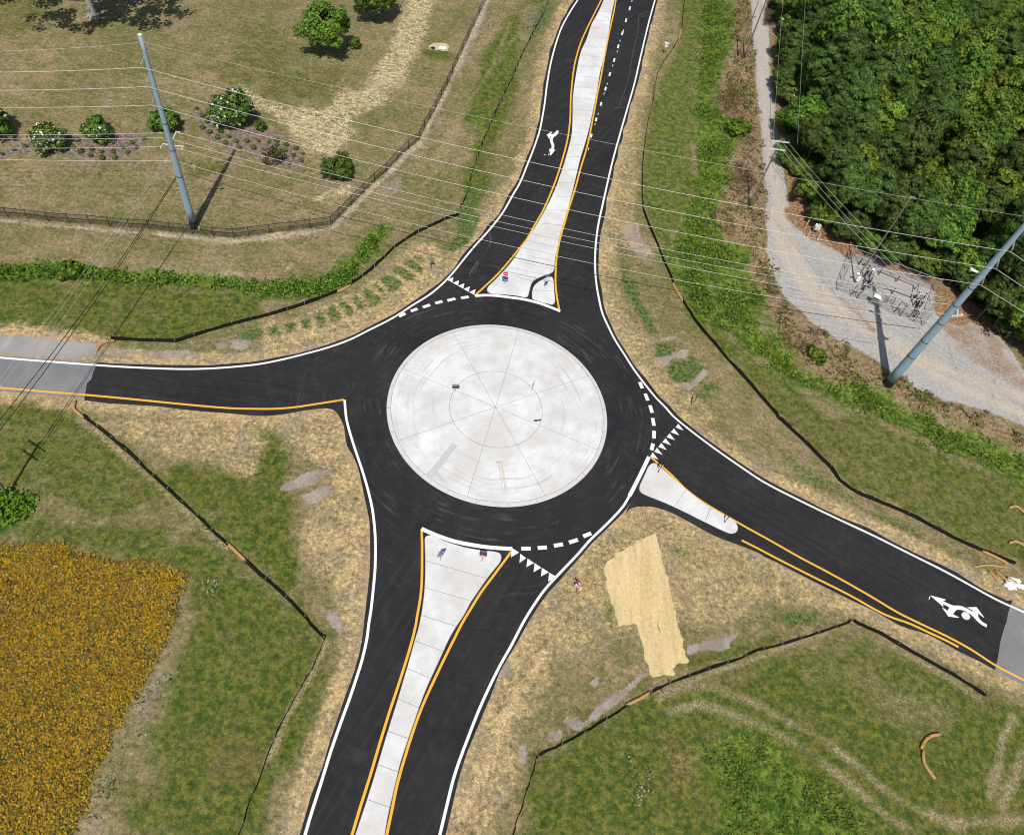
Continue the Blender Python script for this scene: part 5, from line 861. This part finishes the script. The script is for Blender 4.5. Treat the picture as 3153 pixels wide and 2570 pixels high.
sign('arrow_board', kI(195, 395), yaw(kI(150, 200), kI(290, 200)), 'left arrow board on the central island, seen from behind with a navy edge', [(1.75, 'sign_back', .85, .30), (1.35, 'navy_sign', .85, .30)], 1.9, group=kA)
sign('arrow_board', kI(1727, 360), yaw(kI(1750, 350), kI(1800, 170)), 'upper right arrow board on the central island, seen edge-on', [(1.7, 'navy_sign', .85, .40)], 1.9, group=kA)
sign('arrow_board', kI(1820, 1060), yaw(kI(1800, 880), kI(1940, 865)), 'lower right arrow board on the central island with white post and blue panel', [(1.8, 'white_sign', .85, .16), (1.5, 'blue_sign', .85, .24, -.1)], 1.9, 'white_plastic', .05, group=kA)
sign('route_sign', (1600 + 1180 / 2.6625, 450 / 2.6625), yaw((2043, 126), (2058, 130)), 'white route sign over a white diamond in the grass right of the far road', [(2.3, 'white_sign', .8, .42), (2.62, 'purple', .7, .2), (1.75, 'diamond', .52, .52)], 2.7)
kG = lambda x, y: (1600 + x / 17.75, 30 + y / 17.75)
sign('guide_sign', kG(640, 1090), yaw(kG(410, 690), kG(1000, 530)), 'wide grey guide sign on two posts left of the far road', [(2.1, 'sign_back', 3.0, .42)], 2.3, 'wood_pole', .06, posts=(-.95, .95))
sign('side_road_sign', (1600 + 1410 / 2.6625, 640 + 1635 / 2.6625), R(75), 'sign seen edge-on among straw on the right verge above the yield markings', [(2.2, 'navy_sign', .9, .9), (1.4, 'sign_back', .6, .4)], 2.6)
kE = lambda x, y: (1990 + x / 6.677, 1380 + y / 6.677)
sign('edge_on_sign', kE(240, 520), R(58), 'edge-on sign on a thin post near the tip of the wedge island', [(2.2, 'black_sign', .7, .7), (1.5, 'white_sign', .25, .3, .25)], 2.6, 'dark_metal')
sign('edge_on_sign', kE(1605, 1540), R(58), 'edge-on sign on a thin post at the rounded end of the wedge island', [(1.5, 'black_sign', .45, .5)], 1.75, 'dark_metal')
# stone marker on the lawn
kM = lambda x, y: (1290 + x / 16.38, 110 + y / 16.38); g = G(*kM(980, 760)); t = thing('stone_marker', 'low sandstone marker with a round plate and white plaque on the lawn', 'stone marker', (*g, 0), yaw(kM(560, 710), kM(1460, 780)))
o_ = T((1290, 110), [(480, 600), (560, 705), (1020, 745), (1150, 790), (1470, 780), (1530, 640), (1440, 500), (1080, 440), (700, 470)], 16.38) - g; a_ = -t.rotation_euler.z; o_ = o_ @ np.array([[math.cos(a_), math.sin(a_)], [-math.sin(a_), math.cos(a_)]])
b = MB(); b.prism(smooth(np.vstack([o_, o_[:1]]), .3)[:-1], 0, .32, 0, .08); b.build('base', M['stone'], t)
q = lambda x, y: (at_h(*kM(x, y), .36)[:2] - g) @ np.array([[math.cos(a_), math.sin(a_)], [-math.sin(a_), math.cos(a_)]])
c_ = q(705, 605); b = MB(); b.prism([(c_[0] + .40 * math.cos(a), c_[1] + .34 * math.sin(a)) for a in np.linspace(0, 6.283, 25)[:-1]], .32, .36, 0, .02); b.build('round_plate', M['dark_metal'], t)
b = MB(); b.prism([q(1040, 530), q(1390, 560), q(1345, 715), (q(1000, 690))][::-1], .32, .40, 0, .01); b.build('plaque', M['white_sign'], t)
# survey stakes
ST_ = 'survey stakes with coloured tape'
for (x, y, sh), l, m_ in (((935, 1000, 'a2'), 'survey stake with pink tape near the left shoulder roll', 'pink'), ((1840, 600, 'd4'), 'survey stake with pink tape at the silt fence end', 'pink'), ((1885, 700, 'd4'), 'survey stake with orange tape below the silt fence end', 'orange'), ((1545, 805, 'd4'), 'survey stake with orange tape above the crescent of rolls', 'orange'), ((1800, 1295, 'd4'), 'survey stake with orange tape in the lower right grass', 'orange')):
    g = G(TO[sh[0]] + x / 2.6625, TO[sh[1]] + y / 2.6625); t = thing('survey_stake', l, 'stake', (*g, 0), 0, ST_); b = MB(); b.box((0, 0, .45), (.06, .03, 1.0)); b.build('stake', M['stake'], t); b = MB(); b.box((0, 0, .9), (.10, .07, .16)); b.build('tape', M[m_], t)

# ------------------------------------------------------------------ vegetation
M['leaf_a'] = leaf_mat('leaf_light', (.160, .250, .032)); M['leaf_b'] = leaf_mat('leaf_mid', (.100, .180, .026)); M['leaf_c'] = leaf_mat('leaf_dark', (.052, .108, .019))
M['pine_a'] = leaf_mat('needle_light', (.098, .152, .032)); M['pine_b'] = leaf_mat('needle_dark', (.056, .096, .020)); M['yel_a'] = leaf_mat('leaf_yellowish', (.20, .27, .03)); M['flower'] = simple('white_blossom', (.72, .72, .66), .7)
M['weed_a'] = leaf_mat('weed_light', (.165, .255, .026)); M['weed_b'] = leaf_mat('weed_mid', (.098, .180, .016)); M['weed_c'] = leaf_mat('weed_dark', (.050, .105, .012))
M['petal_a'] = leaf_mat('petal_gold', (.46, .30, .012), .25, .1); M['petal_b'] = leaf_mat('petal_ochre', (.30, .195, .016), .3, .1); M['stalk'] = leaf_mat('stalk_brown', (.125, .105, .03), .4, .1); M['dead_a'] = leaf_mat('dead_stem', (.23, .15, .09), .35, .1); M['pale_tuft'] = leaf_mat('pale_tuft', (.33, .33, .22), .3, .1); M['straw_bit'] = leaf_mat('straw_bit', (.58, .44, .23), .3, .1); M['straw_dark'] = leaf_mat('straw_dark', (.36, .26, .12), .35, .1)
def unit(v): return v / np.maximum(np.linalg.norm(v, axis=-1, keepdims=True), 1e-9)
def leaf_quads(C, Nrm, size, aspect, r):
    """one quad per centre, facing Nrm, long axis random"""
    n = len(C); t = unit(np.cross(Nrm, unit(r.normal(size=(n, 3))))); u = np.cross(Nrm, t); s = size[:, None]
    a, c = t * s * .5 * aspect, u * s * .5 / aspect ** .3
    return np.stack([C - a - c * .35, C - c, C + a + c * .1, C + c], 1) if aspect > 1.15 else np.stack([C - a - c, C + a - c, C + a + c, C - a + c], 1)
def crown(name, seed, Rxy, Rz, clumps, per, csize, lsize, mats, wts, parent, z0, aspect=1.4, lump_amp=.28, low=-.55, spike=0.0, flowers=0.0):
    r = np.random.default_rng(seed); d = unit(r.normal(size=(clumps * 2, 3))); d = d[d[:, 2] > low][:clumps]; n = len(d); ph = r.uniform(0, 6.28, 8)
    lob = 1 + lump_amp * (np.sin(3 * d[:, 0] + ph[0]) * np.cos(2.6 * d[:, 1] + ph[1]) + .6 * np.sin(5.3 * d[:, 1] + ph[2] + 2 * d[:, 2]) * np.cos(4.7 * d[:, 0] + ph[3]))
    rad = r.uniform(.30, 1, n) ** .45 * lob; c = d * rad[:, None] * np.array([Rxy, Rxy, Rz])
    if spike: c[:, 2] += spike * np.maximum(0, 1 - np.hypot(c[:, 0], c[:, 1]) / Rxy) * Rz
    m_i = r.choice(len(mats) - (1 if flowers else 0), size=n, p=wts); C = np.repeat(c, per, 0); dd = np.repeat(d, per, 0)
    o_ = r.normal(size=C.shape); o_ = unit(o_) * (r.uniform(0, 1, len(C)) ** .5)[:, None] * csize; o_[:, 2] *= .65; C = C + o_
    nr = unit(dd * .55 + unit(o_) * .95 + np.array([0, 0, .40]) + r.normal(size=C.shape) * .28); mi = np.repeat(m_i, per); sw = r.random(len(mi)) < .22; mi = np.where(sw, r.choice(len(mats) - (1 if flowers else 0), size=len(mi), p=wts), mi)
    sz = lsize * r.uniform(.55, 1.4, len(C))
    if flowers: fl = (r.random(len(C)) < flowers) & (np.linalg.norm(C / np.array([Rxy, Rxy, Rz]), axis=1) > .72); mi[fl] = len(mats) - 1; sz[fl] *= 1.05
    cn = unit(unit(C / np.array([Rxy, Rxy, Rz]) ** 1) * .62 + unit(o_ * np.array([1, 1, 1.5])) * .62 + np.array([0, 0, .18]) + r.normal(size=C.shape) * .16)
    C[:, 2] += z0; V = leaf_quads(C, nr, sz, aspect, r)
    o = quads_object(name, V, [M[k] for k in mats], mi, parent)
    o.data.polygons.foreach_set('use_smooth', np.ones(len(V), bool)); o.data.normals_split_custom_set(np.repeat(cn, 4, 0).astype(np.float32).tolist()); return o
def trunk(parent, h, r, mat='bark', limbs=4, spread=1.0, seed=0):
    q = np.random.default_rng(seed); b = MB(); zs = np.linspace(-.2, h, 6); k = q.normal(0, .06 * spread, (6, 2)).cumsum(0); b.tube([(k[i][0], k[i][1], zs[i]) for i in range(6)], [r * (1.35 if i == 0 else 1 - .12 * i) for i in range(6)], 8)
    for i in range(limbs):
        a = i * 2 * math.pi / limbs + q.uniform(-.4, .4); z = h * q.uniform(.5, .85); j = min(4, int(z / h * 5)); b.tube([(k[j][0], k[j][1], z), (k[j][0] + math.cos(a) * spread * .5, k[j][1] + math.sin(a) * spread * .5, z + .35 * spread), (k[j][0] + math.cos(a) * spread, k[j][1] + math.sin(a) * spread, z + .6 * spread)], [r * .5, r * .36, r * .18], 6)
    return b.build('trunk', M[mat], parent, True)
# --- single trees and shrubs on the lawn
def plant(name, label, cat, base_px, Rxy, Rz, zc, mats, wts, seed, clumps=160, per=20, csize=.45, lsize=.26, tr=.09, th=None, group=None, **kw):
    g = G(*base_px); t = thing(name, label, cat, (*g, 0), 0, group); trunk(t, th or max(.4, zc), tr, 'bark', 4, Rxy * .5, seed); crown('crown', seed, Rxy, Rz, clumps, per, csize, lsize, mats, wts, t, zc, **kw); return t
GREEN = ['leaf_a', 'leaf_b', 'leaf_c']; FLW = GREEN + ['flower']
ta = lambda x, y: (x / 2.6625, y / 2.6625); tb = lambda x, y: (800 + x / 2.6625, y / 2.6625)
plant('round_tree', 'largest bright green bushy tree on the lawn above the hay', 'tree', tb(535, 440), 4.1, 3.0, 5.0, GREEN, [.72, .24, .04], 21, 260, 34, .85, .34, .16, 4.2, lump_amp=.42)
plant('round_tree', 'dark green tree on the lawn cut off by the top edge', 'tree', tb(945, 165), 3.5, 2.8, 4.4, GREEN, [.2, .5, .3], 22, 260, 24, .7, .36, .15, 3.0)
plant('sapling', 'small dark sapling right of the largest lawn tree', 'tree', tb(775, 395), .9, 1.0, 1.1, GREEN, [.2, .5, .3], 23, 50, 18, .3, .22, .05)
plant('round_shrub', 'round dark green shrub by itself near the black fence', 'shrub', tb(648, 1450), 2.15, 1.7, 1.7, GREEN, [.15, .5, .35], 24, 170, 26, .42, .24, .10)
BL_ = 'flowering shrubs in the mulch beds'
plant('flowering_shrub', 'largest white-blossomed shrub in the right mulch bed', 'shrub', ta(1915, 1010), 3.0, 2.5, 2.5, FLW, [.25, .45, .3], 25, 230, 26, .55, .28, .10, group=BL_, flowers=.07)
plant('flowering_shrub', 'white-blossomed shrub lowest in the left mulch bed', 'shrub', ta(415, 1205), 2.1, 1.8, 1.6, FLW, [.3, .45, .25], 26, 170, 24, .45, .26, .09, group=BL_, flowers=.11)
plant('flowering_shrub', 'white-flecked shrub in the middle of the left mulch bed', 'shrub', ta(820, 1135), 2.0, 1.6, 1.5, FLW, [.2, .5, .3], 27, 150, 22, .45, .26, .09, group=BL_, flowers=.055)
plant('flowering_shrub', 'dark shrub with few blossoms cut off by the left edge', 'shrub', ta(-15, 1110), 2.5, 2.2, 2.0, FLW, [.15, .45, .4], 28, 190, 24, .5, .27, .09, group=BL_, flowers=.03)
plant('round_shrub', 'olive green shrub half hidden behind the left steel pole', 'shrub', ta(1365, 1065), 2.0, 1.6, 1.7, GREEN, [.45, .4, .15], 29, 140, 22, .45, .26, .09)
plant('bare_shrub', 'sparse dark brown shrub in the right mulch bed', 'shrub', tb(115, 1330), 1.45, 1.3, 1.2, ['stalk', 'leaf_c'], [.55, .45], 30, 80, 14, .35, .18, .05)
plant('round_shrub', 'small round green shrub at the top of the right mulch bed', 'shrub', tb(10, 1062), .85, .8, .8, GREEN, [.4, .45, .15], 31, 70, 20, .25, .17, .05)
# clipped bushes: one model, copied
P1 = [ta(*p) for p in ((1615, 895), (1660, 953), (1700, 1000), (1755, 1036), (1662, 1052), (1722, 1091), (1812, 1082), (1785, 1134), (1875, 1126), (1848, 1177), (1938, 1164), (2027, 1164), (1965, 1214), (2080, 1217), (2120, 1160))] + [tb(*p) for p in ((75, 1171), (140, 1161), (140, 1195), (218, 1192), (297, 1224), (208, 1241), (275, 1279), (353, 1266), (340, 1322), (245, 1347))]
P2 = [ta(*p) for p in ((20, 1270), (115, 1235), (210, 1209), (530, 1082), (570, 1124), (637, 1154), (600, 1211), (668, 1244), (752, 1229), (742, 1281), (832, 1251), (840, 1301), (927, 1251), (942, 1299), (1010, 1217), (1048, 1254), (1085, 1176), (1120, 1214), (1182, 1142))]
protos = []
for k in range(3):
    t = thing('clipped_bush', '', 'bush'); crown('foliage', 60 + k, .40 + .05 * k, .34, 46, 16, .13, .11, GREEN, [.35, .5, .15], t, .30, 1.2, .12, -.35); b = MB(); b.tube([(0, 0, -.05), (0, 0, .3)], .03, 5); b.build('stem', M['bark'], t); protos.append(t)
used = [False] * 3
for P, lab in ((sorted(P1), 'small clipped bush in the right mulch bed, {} from the left there'), (sorted(P2), 'small clipped bush in the left mulch bed, {} from the left there')):
    for i, p in enumerate(P):
        k = int(rng.integers(3)); t = protos[k] if not used[k] else copy_tree(protos[k]); used[k] = True; g = G(*p); t.location = (*g, 0); t.rotation_euler = (0, 0, rng.uniform(0, 6)); s = rng.uniform(.6, .95); t.scale = (s, s, s); tag(t, lab.format(ORD[i]), 'bush', 'clipped bushes dotted over the mulch beds')
# --- the big tree at the top edge: trunk in view, crown above the frame, its shade on the lawn
g = G(288, 52); t = thing('shade_tree', 'big pale-trunked tree at the top left edge casting broken shade', 'tree', (*g, 0))
b = MB(); b.tube([(0, 0, -.3), (0, 0, .3), (-.05, .05, 1.2), (-.15, .1, 4), (-.2, .2, 9)], [1.0, .72, .55, .48, .25], 12)
for a in np.linspace(0, 6.28, 9)[:-1]: b.tube([(.4 * math.cos(a), .4 * math.sin(a), .5), (1.0 * math.cos(a), 1.0 * math.sin(a), .12), (1.6 * math.cos(a), 1.6 * math.sin(a), -.1)], [.25, .16, .05], 6)
for a in np.linspace(.3, 6.5, 10)[:-1]: b.tube([(-.15, .1, 6.5), (3.5 * math.cos(a), 3.5 * math.sin(a), 9.5), (8 * math.cos(a), 8 * math.sin(a), 12)], [.28, .16, .05], 6)
b.build('trunk', M['pale_bark'], t, True); crown('crown', 77, 13.0, 4.2, 300, 26, 1.3, .55, GREEN, [.3, .5, .2], t, 12.0, 1.4, .34, -.25)
# --- the woods: eight models copied over the wood
def wood_proto(kind, seed):
    t = thing(kind, '', 'tree')
    if kind == 'pine_tree': crown('crown', seed, 2.7, 3.4, 220, 58, .7, .23, ['pine_a', 'pine_b', 'leaf_b'], [.5, .36, .14], t, 8.3, 2.4, .30, -.5, .25); trunk(t, 9.5, .17, 'bark', 5, 1.6, seed)
    elif kind == 'broadleaf_tree': crown('crown', seed, 3.2, 3.1, 210, 40, .75, .30, ['leaf_a', 'leaf_b', 'leaf_c'], [.48, .38, .14], t, 7.6, 1.3, .36, -.5); trunk(t, 8.0, .17, 'bark', 5, 1.8, seed)
    elif kind == 'yellowish_tree': crown('crown', seed, 2.9, 2.7, 190, 40, .7, .30, ['yel_a', 'leaf_a', 'leaf_b'], [.42, .43, .15], t, 7.0, 1.3, .34, -.5); trunk(t, 7.4, .15, 'bark', 4, 1.6, seed)
    else: crown('crown', seed, 3.0, 3.6, 210, 40, .7, .30, FLW, [.45, .4, .15], t, 8.2, 1.3, .34, -.5, 0, .018); trunk(t, 8.8, .17, 'bark', 4, 1.6, seed)
    return t
KINDS = [('pine_tree', 101), ('pine_tree', 102), ('pine_tree', 103), ('broadleaf_tree', 104), ('broadleaf_tree', 105), ('broadleaf_tree', 106), ('yellowish_tree', 107), ('blossoming_tree', 108)]
PW = [wood_proto(*k) for k in KINDS]; usedw = [False] * len(PW); ZC = 8.0
def inpoly(x, y, poly):
    ins = False
    for i in range(len(poly)):
        (x0, y0), (x1, y1) = poly[i], poly[i - 1]
        if (y0 > y) != (y1 > y) and x < (x1 - x0) * (y - y0) / (y1 - y0) + x0: ins = not ins
    return ins
CROWN_PX = px('c1', [(2150, -700), (2190, 0), (2200, 500), (2240, 800)]) + px('d1', [(260, 980), (330, 1240), (400, 1480), (520, 1690)]) + px('d2', [(660, 60), (900, 160), (1060, 250), (1250, 330), (1420, 410), (1620, 470), (1800, 580), (1930, 760), (2050, 880), (2200, 960), (2650, 1150), (2900, 300), (2900, -2300), (900, -2500), (-500, -2400)])
cand = []; q = np.random.default_rng(5); pts = []
for _ in range(24000):
    x, y = q.uniform(2380, 3420), q.uniform(-330, 1080)
    if not inpoly(x, y, CROWN_PX): continue
    md = 54 + 6 * math.sin(x * .013) if y > 300 else 48
    if all((x - a) ** 2 + (y - c) ** 2 > md * md for a, c in pts): pts.append((x, y))
FRONT = CROWN_PX[:19]
def seg_px(x, y, a, c):
    a, c, p = np.array(a), np.array(c), np.array([x, y]); t_ = np.clip((p - a) @ (c - a) / ((c - a) @ (c - a)), 0, 1); return float(np.hypot(*(p - a - t_ * (c - a))))
pts.sort(key=lambda p: (int((p[1] + 400) // 95), p[0])); rowcnt = {}
edge_light = lambda x, y: (x > 2960 and 240 < y < 620) or (2700 < x < 2960 and y < 330)
KN = {'pine_tree': 'dark pine', 'broadleaf_tree': 'leafy green tree', 'yellowish_tree': 'yellow-green tree', 'blossoming_tree': 'white-blossomed tree'}
for x, y in pts:
    if q.random() < .07 and y > -60: continue
    pr = np.array([.48, .33, .14, .05]) if not edge_light(x, y) else np.array([.20, .42, .28, .10])
    if 2720 < x < 2900 and y < 260: pr = np.array([.08, .42, .25, .25])
    kind = ('pine_tree', 'broadleaf_tree', 'yellowish_tree', 'blossoming_tree')[int(q.choice(4, p=pr / pr.sum()))]; k = int(q.choice([i for i, kk in enumerate(KINDS) if kk[0] == kind]))
    t = PW[k] if not usedw[k] else copy_tree(PW[k]); usedw[k] = True; de = min(seg_px(x, y, FRONT[i], FRONT[i + 1]) for i in range(len(FRONT) - 1)); s = q.uniform(.85, 1.25); sz = s * q.uniform(.72, 1.22) * (.42 + .58 * min(1, de / 120)); s *= .8 + .2 * min(1, de / 90); c = at_h(x, y, ZC * sz); t.location = (c[0], c[1], -1.7 * (1 - min(1, de / 75))); t.scale = (s, s, sz); t.rotation_euler = (0, 0, q.uniform(0, 6.28))
    row = int((y + 400) // 95); key = (row, kind); rowcnt[key] = rowcnt.get(key, 0) + 1
    inframe = x < 3190 and y > -40
    tag(t, ('{} in the woods, {} from left in the {} row from the top'.format(KN[kind], ORD[rowcnt[key] - 1], ORD[max(0, row - 3)])) if inframe else KN[kind] + ' of the woods standing outside the frame', 'tree', 'trees crowded in the woods')
for k, u in enumerate(usedw):
    if not u: PW[k].location = (95, 190, 0); tag(PW[k], KN[KINDS[k][0]] + ' of the woods standing outside the frame', 'tree', 'trees crowded in the woods')
# --- undergrowth along the wood edge, weeds, flower field
def sample_poly(poly, n, r):
    lo, hi = poly.min(0), poly.max(0); out = []; P = r.uniform(lo, hi, (n * 4, 2)); d = sdist(P, poly); return P[d > 0][:n], d[d > 0][:n]
def scatter(name, regions, dens, size, height, mats, wts, label, cat, seed, per=7, aspect=1.5, spread=.22, clump=0.0, ceil=None, upness=.5, rag=1.4, fall=.6, holes=()):
    r = np.random.default_rng(seed); Cs = []
    for poly in regions:
        A = abs(.5 * np.sum(poly[:, 0] * np.roll(poly[:, 1], -1) - np.roll(poly[:, 0], -1) * poly[:, 1])); lo, hi = poly.min(0), poly.max(0); n = int(dens * np.prod(hi - lo)); P = r.uniform(lo, hi, (n, 2)); d = sdist(P, poly) + (fbm(P, 3.0, seed) - .5) * 2 * rag; keep = (d > 0) & (r.random(n) < np.clip(d / fall, .12, 1))
        for hp, kv in holes: keep &= ~((sdist(P, hp) + (fbm(P, 1.4, seed + 5) - .5) * 1.6 > 0) & (r.random(n) < kv))
        if clump: keep &= fbm(P, 3.0, seed + 9) > clump * r.uniform(.75, 1.25, n)
        Cs.append(P[keep])
    P = np.concatenate(Cs); n = len(P); h = height * (.35 + 1.1 * fbm(P, 1.6, seed + 3)) * r.uniform(.5, 1.2, n); C = np.repeat(np.column_stack([P, np.zeros(n)]), per, 0); hh = np.repeat(h, per)
    C[:, :2] += r.normal(0, spread, (len(C), 2)); C[:, 2] = hh * r.uniform(.1, 1, len(C)) + (ceil or 0); nr = unit(r.normal(size=C.shape) * .75 + np.array([0, 0, upness])); mi = np.repeat(r.choice(len(mats), size=n, p=wts), per); sw = r.random(len(mi)) < .35; mi = np.where(sw, r.choice(len(mats), size=len(mi), p=wts), mi)
    V = leaf_quads(C, nr, size * r.uniform(.5, 1.5, len(C)), aspect, r); o = quads_object(name, V, [M[k] for k in mats], mi); tag(o, label, cat, kind='stuff'); return o
scatter('ditch_weeds', LUSH[:1], 7.0, .24, .5, ['weed_a', 'weed_b', 'weed_c', 'stalk'], [.36, .40, .16, .08], 'lush green weeds filling the ditch above the left road', 'weeds', 41, 8, 1.6, .34, .40, None, .35, .9, 1.2)
scatter('ditch_weeds', LUSH[1:], 4.6, .21, .26, ['weed_a', 'weed_b', 'weed_c', 'stalk'], [.42, .36, .14, .08], 'mottled green weeds of the long ditch on the right', 'weeds', 48, 7, 1.8, .42, .46, None, .35, 2.6, 2.2)
scatter('dead_weeds', DEAD, 2.6, .22, .5, ['dead_a', 'stalk', 'weed_b', 'weed_c'], [.48, .22, .2, .1], 'dead brown weeds beside the gravel track', 'weeds', 42, 7, 2.2, .25, .42)
scatter('tall_grass', [TT('c4', [(1500, 1030), (1700, 920), (1900, 870), (2130, 960), (2130, 1900), (1640, 1900), (1560, 1300)]), TT('d4', [(0, 930), (200, 1100), (500, 1290), (780, 1500), (930, 1731), (900, 1900), (0, 1900)])], 11.0, .135, .13, ['weed_a', 'weed_b', 'stalk'], [.28, .38, .34], 'patch of tall bright grass at the bottom edge', 'grass', 43, 6, 2.4, .3, .34, None, .4, 3.0, 4.0)
scatter('bush_sprouts', [T('a3', [(-120, 640), (60, 650), (290, 650), (270, 780), (180, 880), (0, 930), (-120, 930)])], 9, .26, .7, ['weed_a', 'weed_b'], [.65, .35], 'bright sprouting bush mass at the left edge by the wooden pole', 'bush', 44, 8, 1.6, .2)
scatter('yellow_flowers', [FIELD], 28.0, .115, .22, ['petal_a', 'petal_b', 'stalk', 'weed_b'], [.44, .24, .27, .05], 'field of golden yellow flowers in the lower left corner', 'flower field', 45, 6, 1.15, .25, .20, None, 1.9, .9, .8, [(T('a4', [(620, 290), (700, 220), (790, 230), (780, 300), (680, 320)]), .85), (T('a3', [(1440, 1340), (1475, 1340), (1420, 1560), (1350, 1720), (1310, 1720), (1380, 1560)]), .9), (T('a3', [(1080, 1290), (1290, 1290), (1280, 1440), (1150, 1460), (950, 1450)]), .62), (T('a4', [(130, 500), (230, 470), (200, 600), (150, 590)]), .6)])
PALE = [TT('a4', [(1470, 130), (1450, 380), (1250, 760), (1050, 1080), (980, 1250), (850, 1600), (740, 1600), (900, 1150), (1130, 700), (1330, 300)]), T('a3', [(1350, 740), (1600, 900), (1650, 1000), (1450, 1060), (1330, 950)]), T('a3', [(960, 250), (1150, 400), (1450, 640), (1700, 900), (1900, 1090), (1850, 1110), (1600, 880), (1380, 640), (1100, 420)]), T('a3', [(1620, 1230), (1900, 1400), (1700, 1600), (1600, 1580)]),
        TT('d2', [(1100, 1480), (1250, 1560), (1200, 1650), (1080, 1560)], 'd3', [(1680, 90), (1800, 60), (1900, 230), (1700, 200)]), T('c4', [(900, 950), (1100, 1100), (1150, 1400), (900, 1500), (860, 1200)])]
scatter('pale_weeds', PALE, 2.2, .16, .14, ['pale_tuft', 'weed_c', 'stalk'], [.6, .2, .2], 'pale flowering weeds scattered on the rough grass', 'weeds', 46, 6, 1.2, .28, .44, None, 1.6)
scatter('undergrowth', [np.array([G(x, y) for x, y in px('c1', [(2060, -200), (2090, 300), (2120, 800)]) + px('d1', [(160, 1000), (250, 1400), (370, 1731)]) + px('d2', [(520, 110), (850, 290), (1300, 520), (1650, 730), (1800, 900), (2130, 1130), (2300, 1150), (1700, 500), (1000, 150), (600, -200)]) + px('d1', [(350, 900), (250, 0)])])], 1.6, .34, 1.6, ['leaf_b', 'leaf_c', 'leaf_a'], [.4, .4, .2], 'dark undergrowth along the edge of the woods', 'undergrowth', 47, 9, 1.4, .35, .40)
# ditch bush
plant('ditch_bush', 'rounded green bush standing out of the left ditch weeds', 'bush', (585 / 2.6625, 640 + 545 / 2.6625), 1.35, 1.1, .7, ['weed_a', 'weed_b', 'weed_c'], [.4, .4, .2], 33, 90, 20, .35, .26, .05)
plant('ditch_bush', 'round bright bush in the dead weeds beside the gravel track', 'bush', (1600 + 1780 / 2.6625, 1075 / 2.6625), 1.8, 1.2, .8, ['weed_a', 'weed_b', 'weed_c'], [.5, .4, .1], 34, 110, 20, .4, .28, .05)
plant('ditch_bush', 'small round green bush on the bank below the gravel yard', 'bush', (2350 + 425 / 2.6625, 640 + 1225 / 2.6625), 1.3, .9, .6, ['weed_a', 'weed_b', 'weed_c'], [.4, .4, .2], 35, 80, 20, .35, .25, .05)
scatter('brush', [T('c1', [(1570, 830), (1700, 720), (1850, 740), (1880, 900), (1780, 980), (1600, 950)]), T('c1', [(1700, 1380), (1800, 1290), (1930, 1400), (1920, 1560), (1780, 1620), (1700, 1520)]), T('d2', [(270, 1060), (400, 1080), (420, 1180), (330, 1230)])], 9, .13, .3, ['dead_a', 'stalk', 'dead_a'], [.5, .25, .25], 'tangled dead brush beside the gravel track', 'brush', 49, 6, 4.0, .3, .40, None, .5, 2.0, 1.5)
SAND = [TT('c4', [(640, -40), (560, 60), (330, 160), (280, 330), (120, 470), (30, 700), (0, 800)], 'b4', [(2130, 780), (1950, 1000), (1830, 1350), (1700, 1600), (1600, 1600), (1800, 1050), (2130, 400)], 'c4', [(120, 200), (350, 40), (480, -60)]), TT('c3', [(560, 1180), (870, 830), (1000, 780), (1180, 880), (1140, 980), (1100, 940), (920, 1040), (680, 1240), (720, 1500), (560, 1560), (420, 1500)]),
        TT('c3', [(1100, 955), (1150, 1000), (1330, 1731), (1250, 1731)]), TT('c3', [(660, 1240), (720, 1240), (840, 1731), (780, 1731)], 'c4', [(800, 30), (760, -60)]), TT('c3', [(1200, 830), (1700, 1060), (2130, 1260), (2130, 1400), (1600, 1300), (1250, 1000)])]
scatter('loose_straw', SAND, 14.0, .06, .05, ['straw_bit', 'straw_dark'], [.62, .38], 'loose straw strewn over the lower right verge and round the blanket', 'straw', 50, 4, 3.2, .4, .36, .0, 2.2, .9, .8)
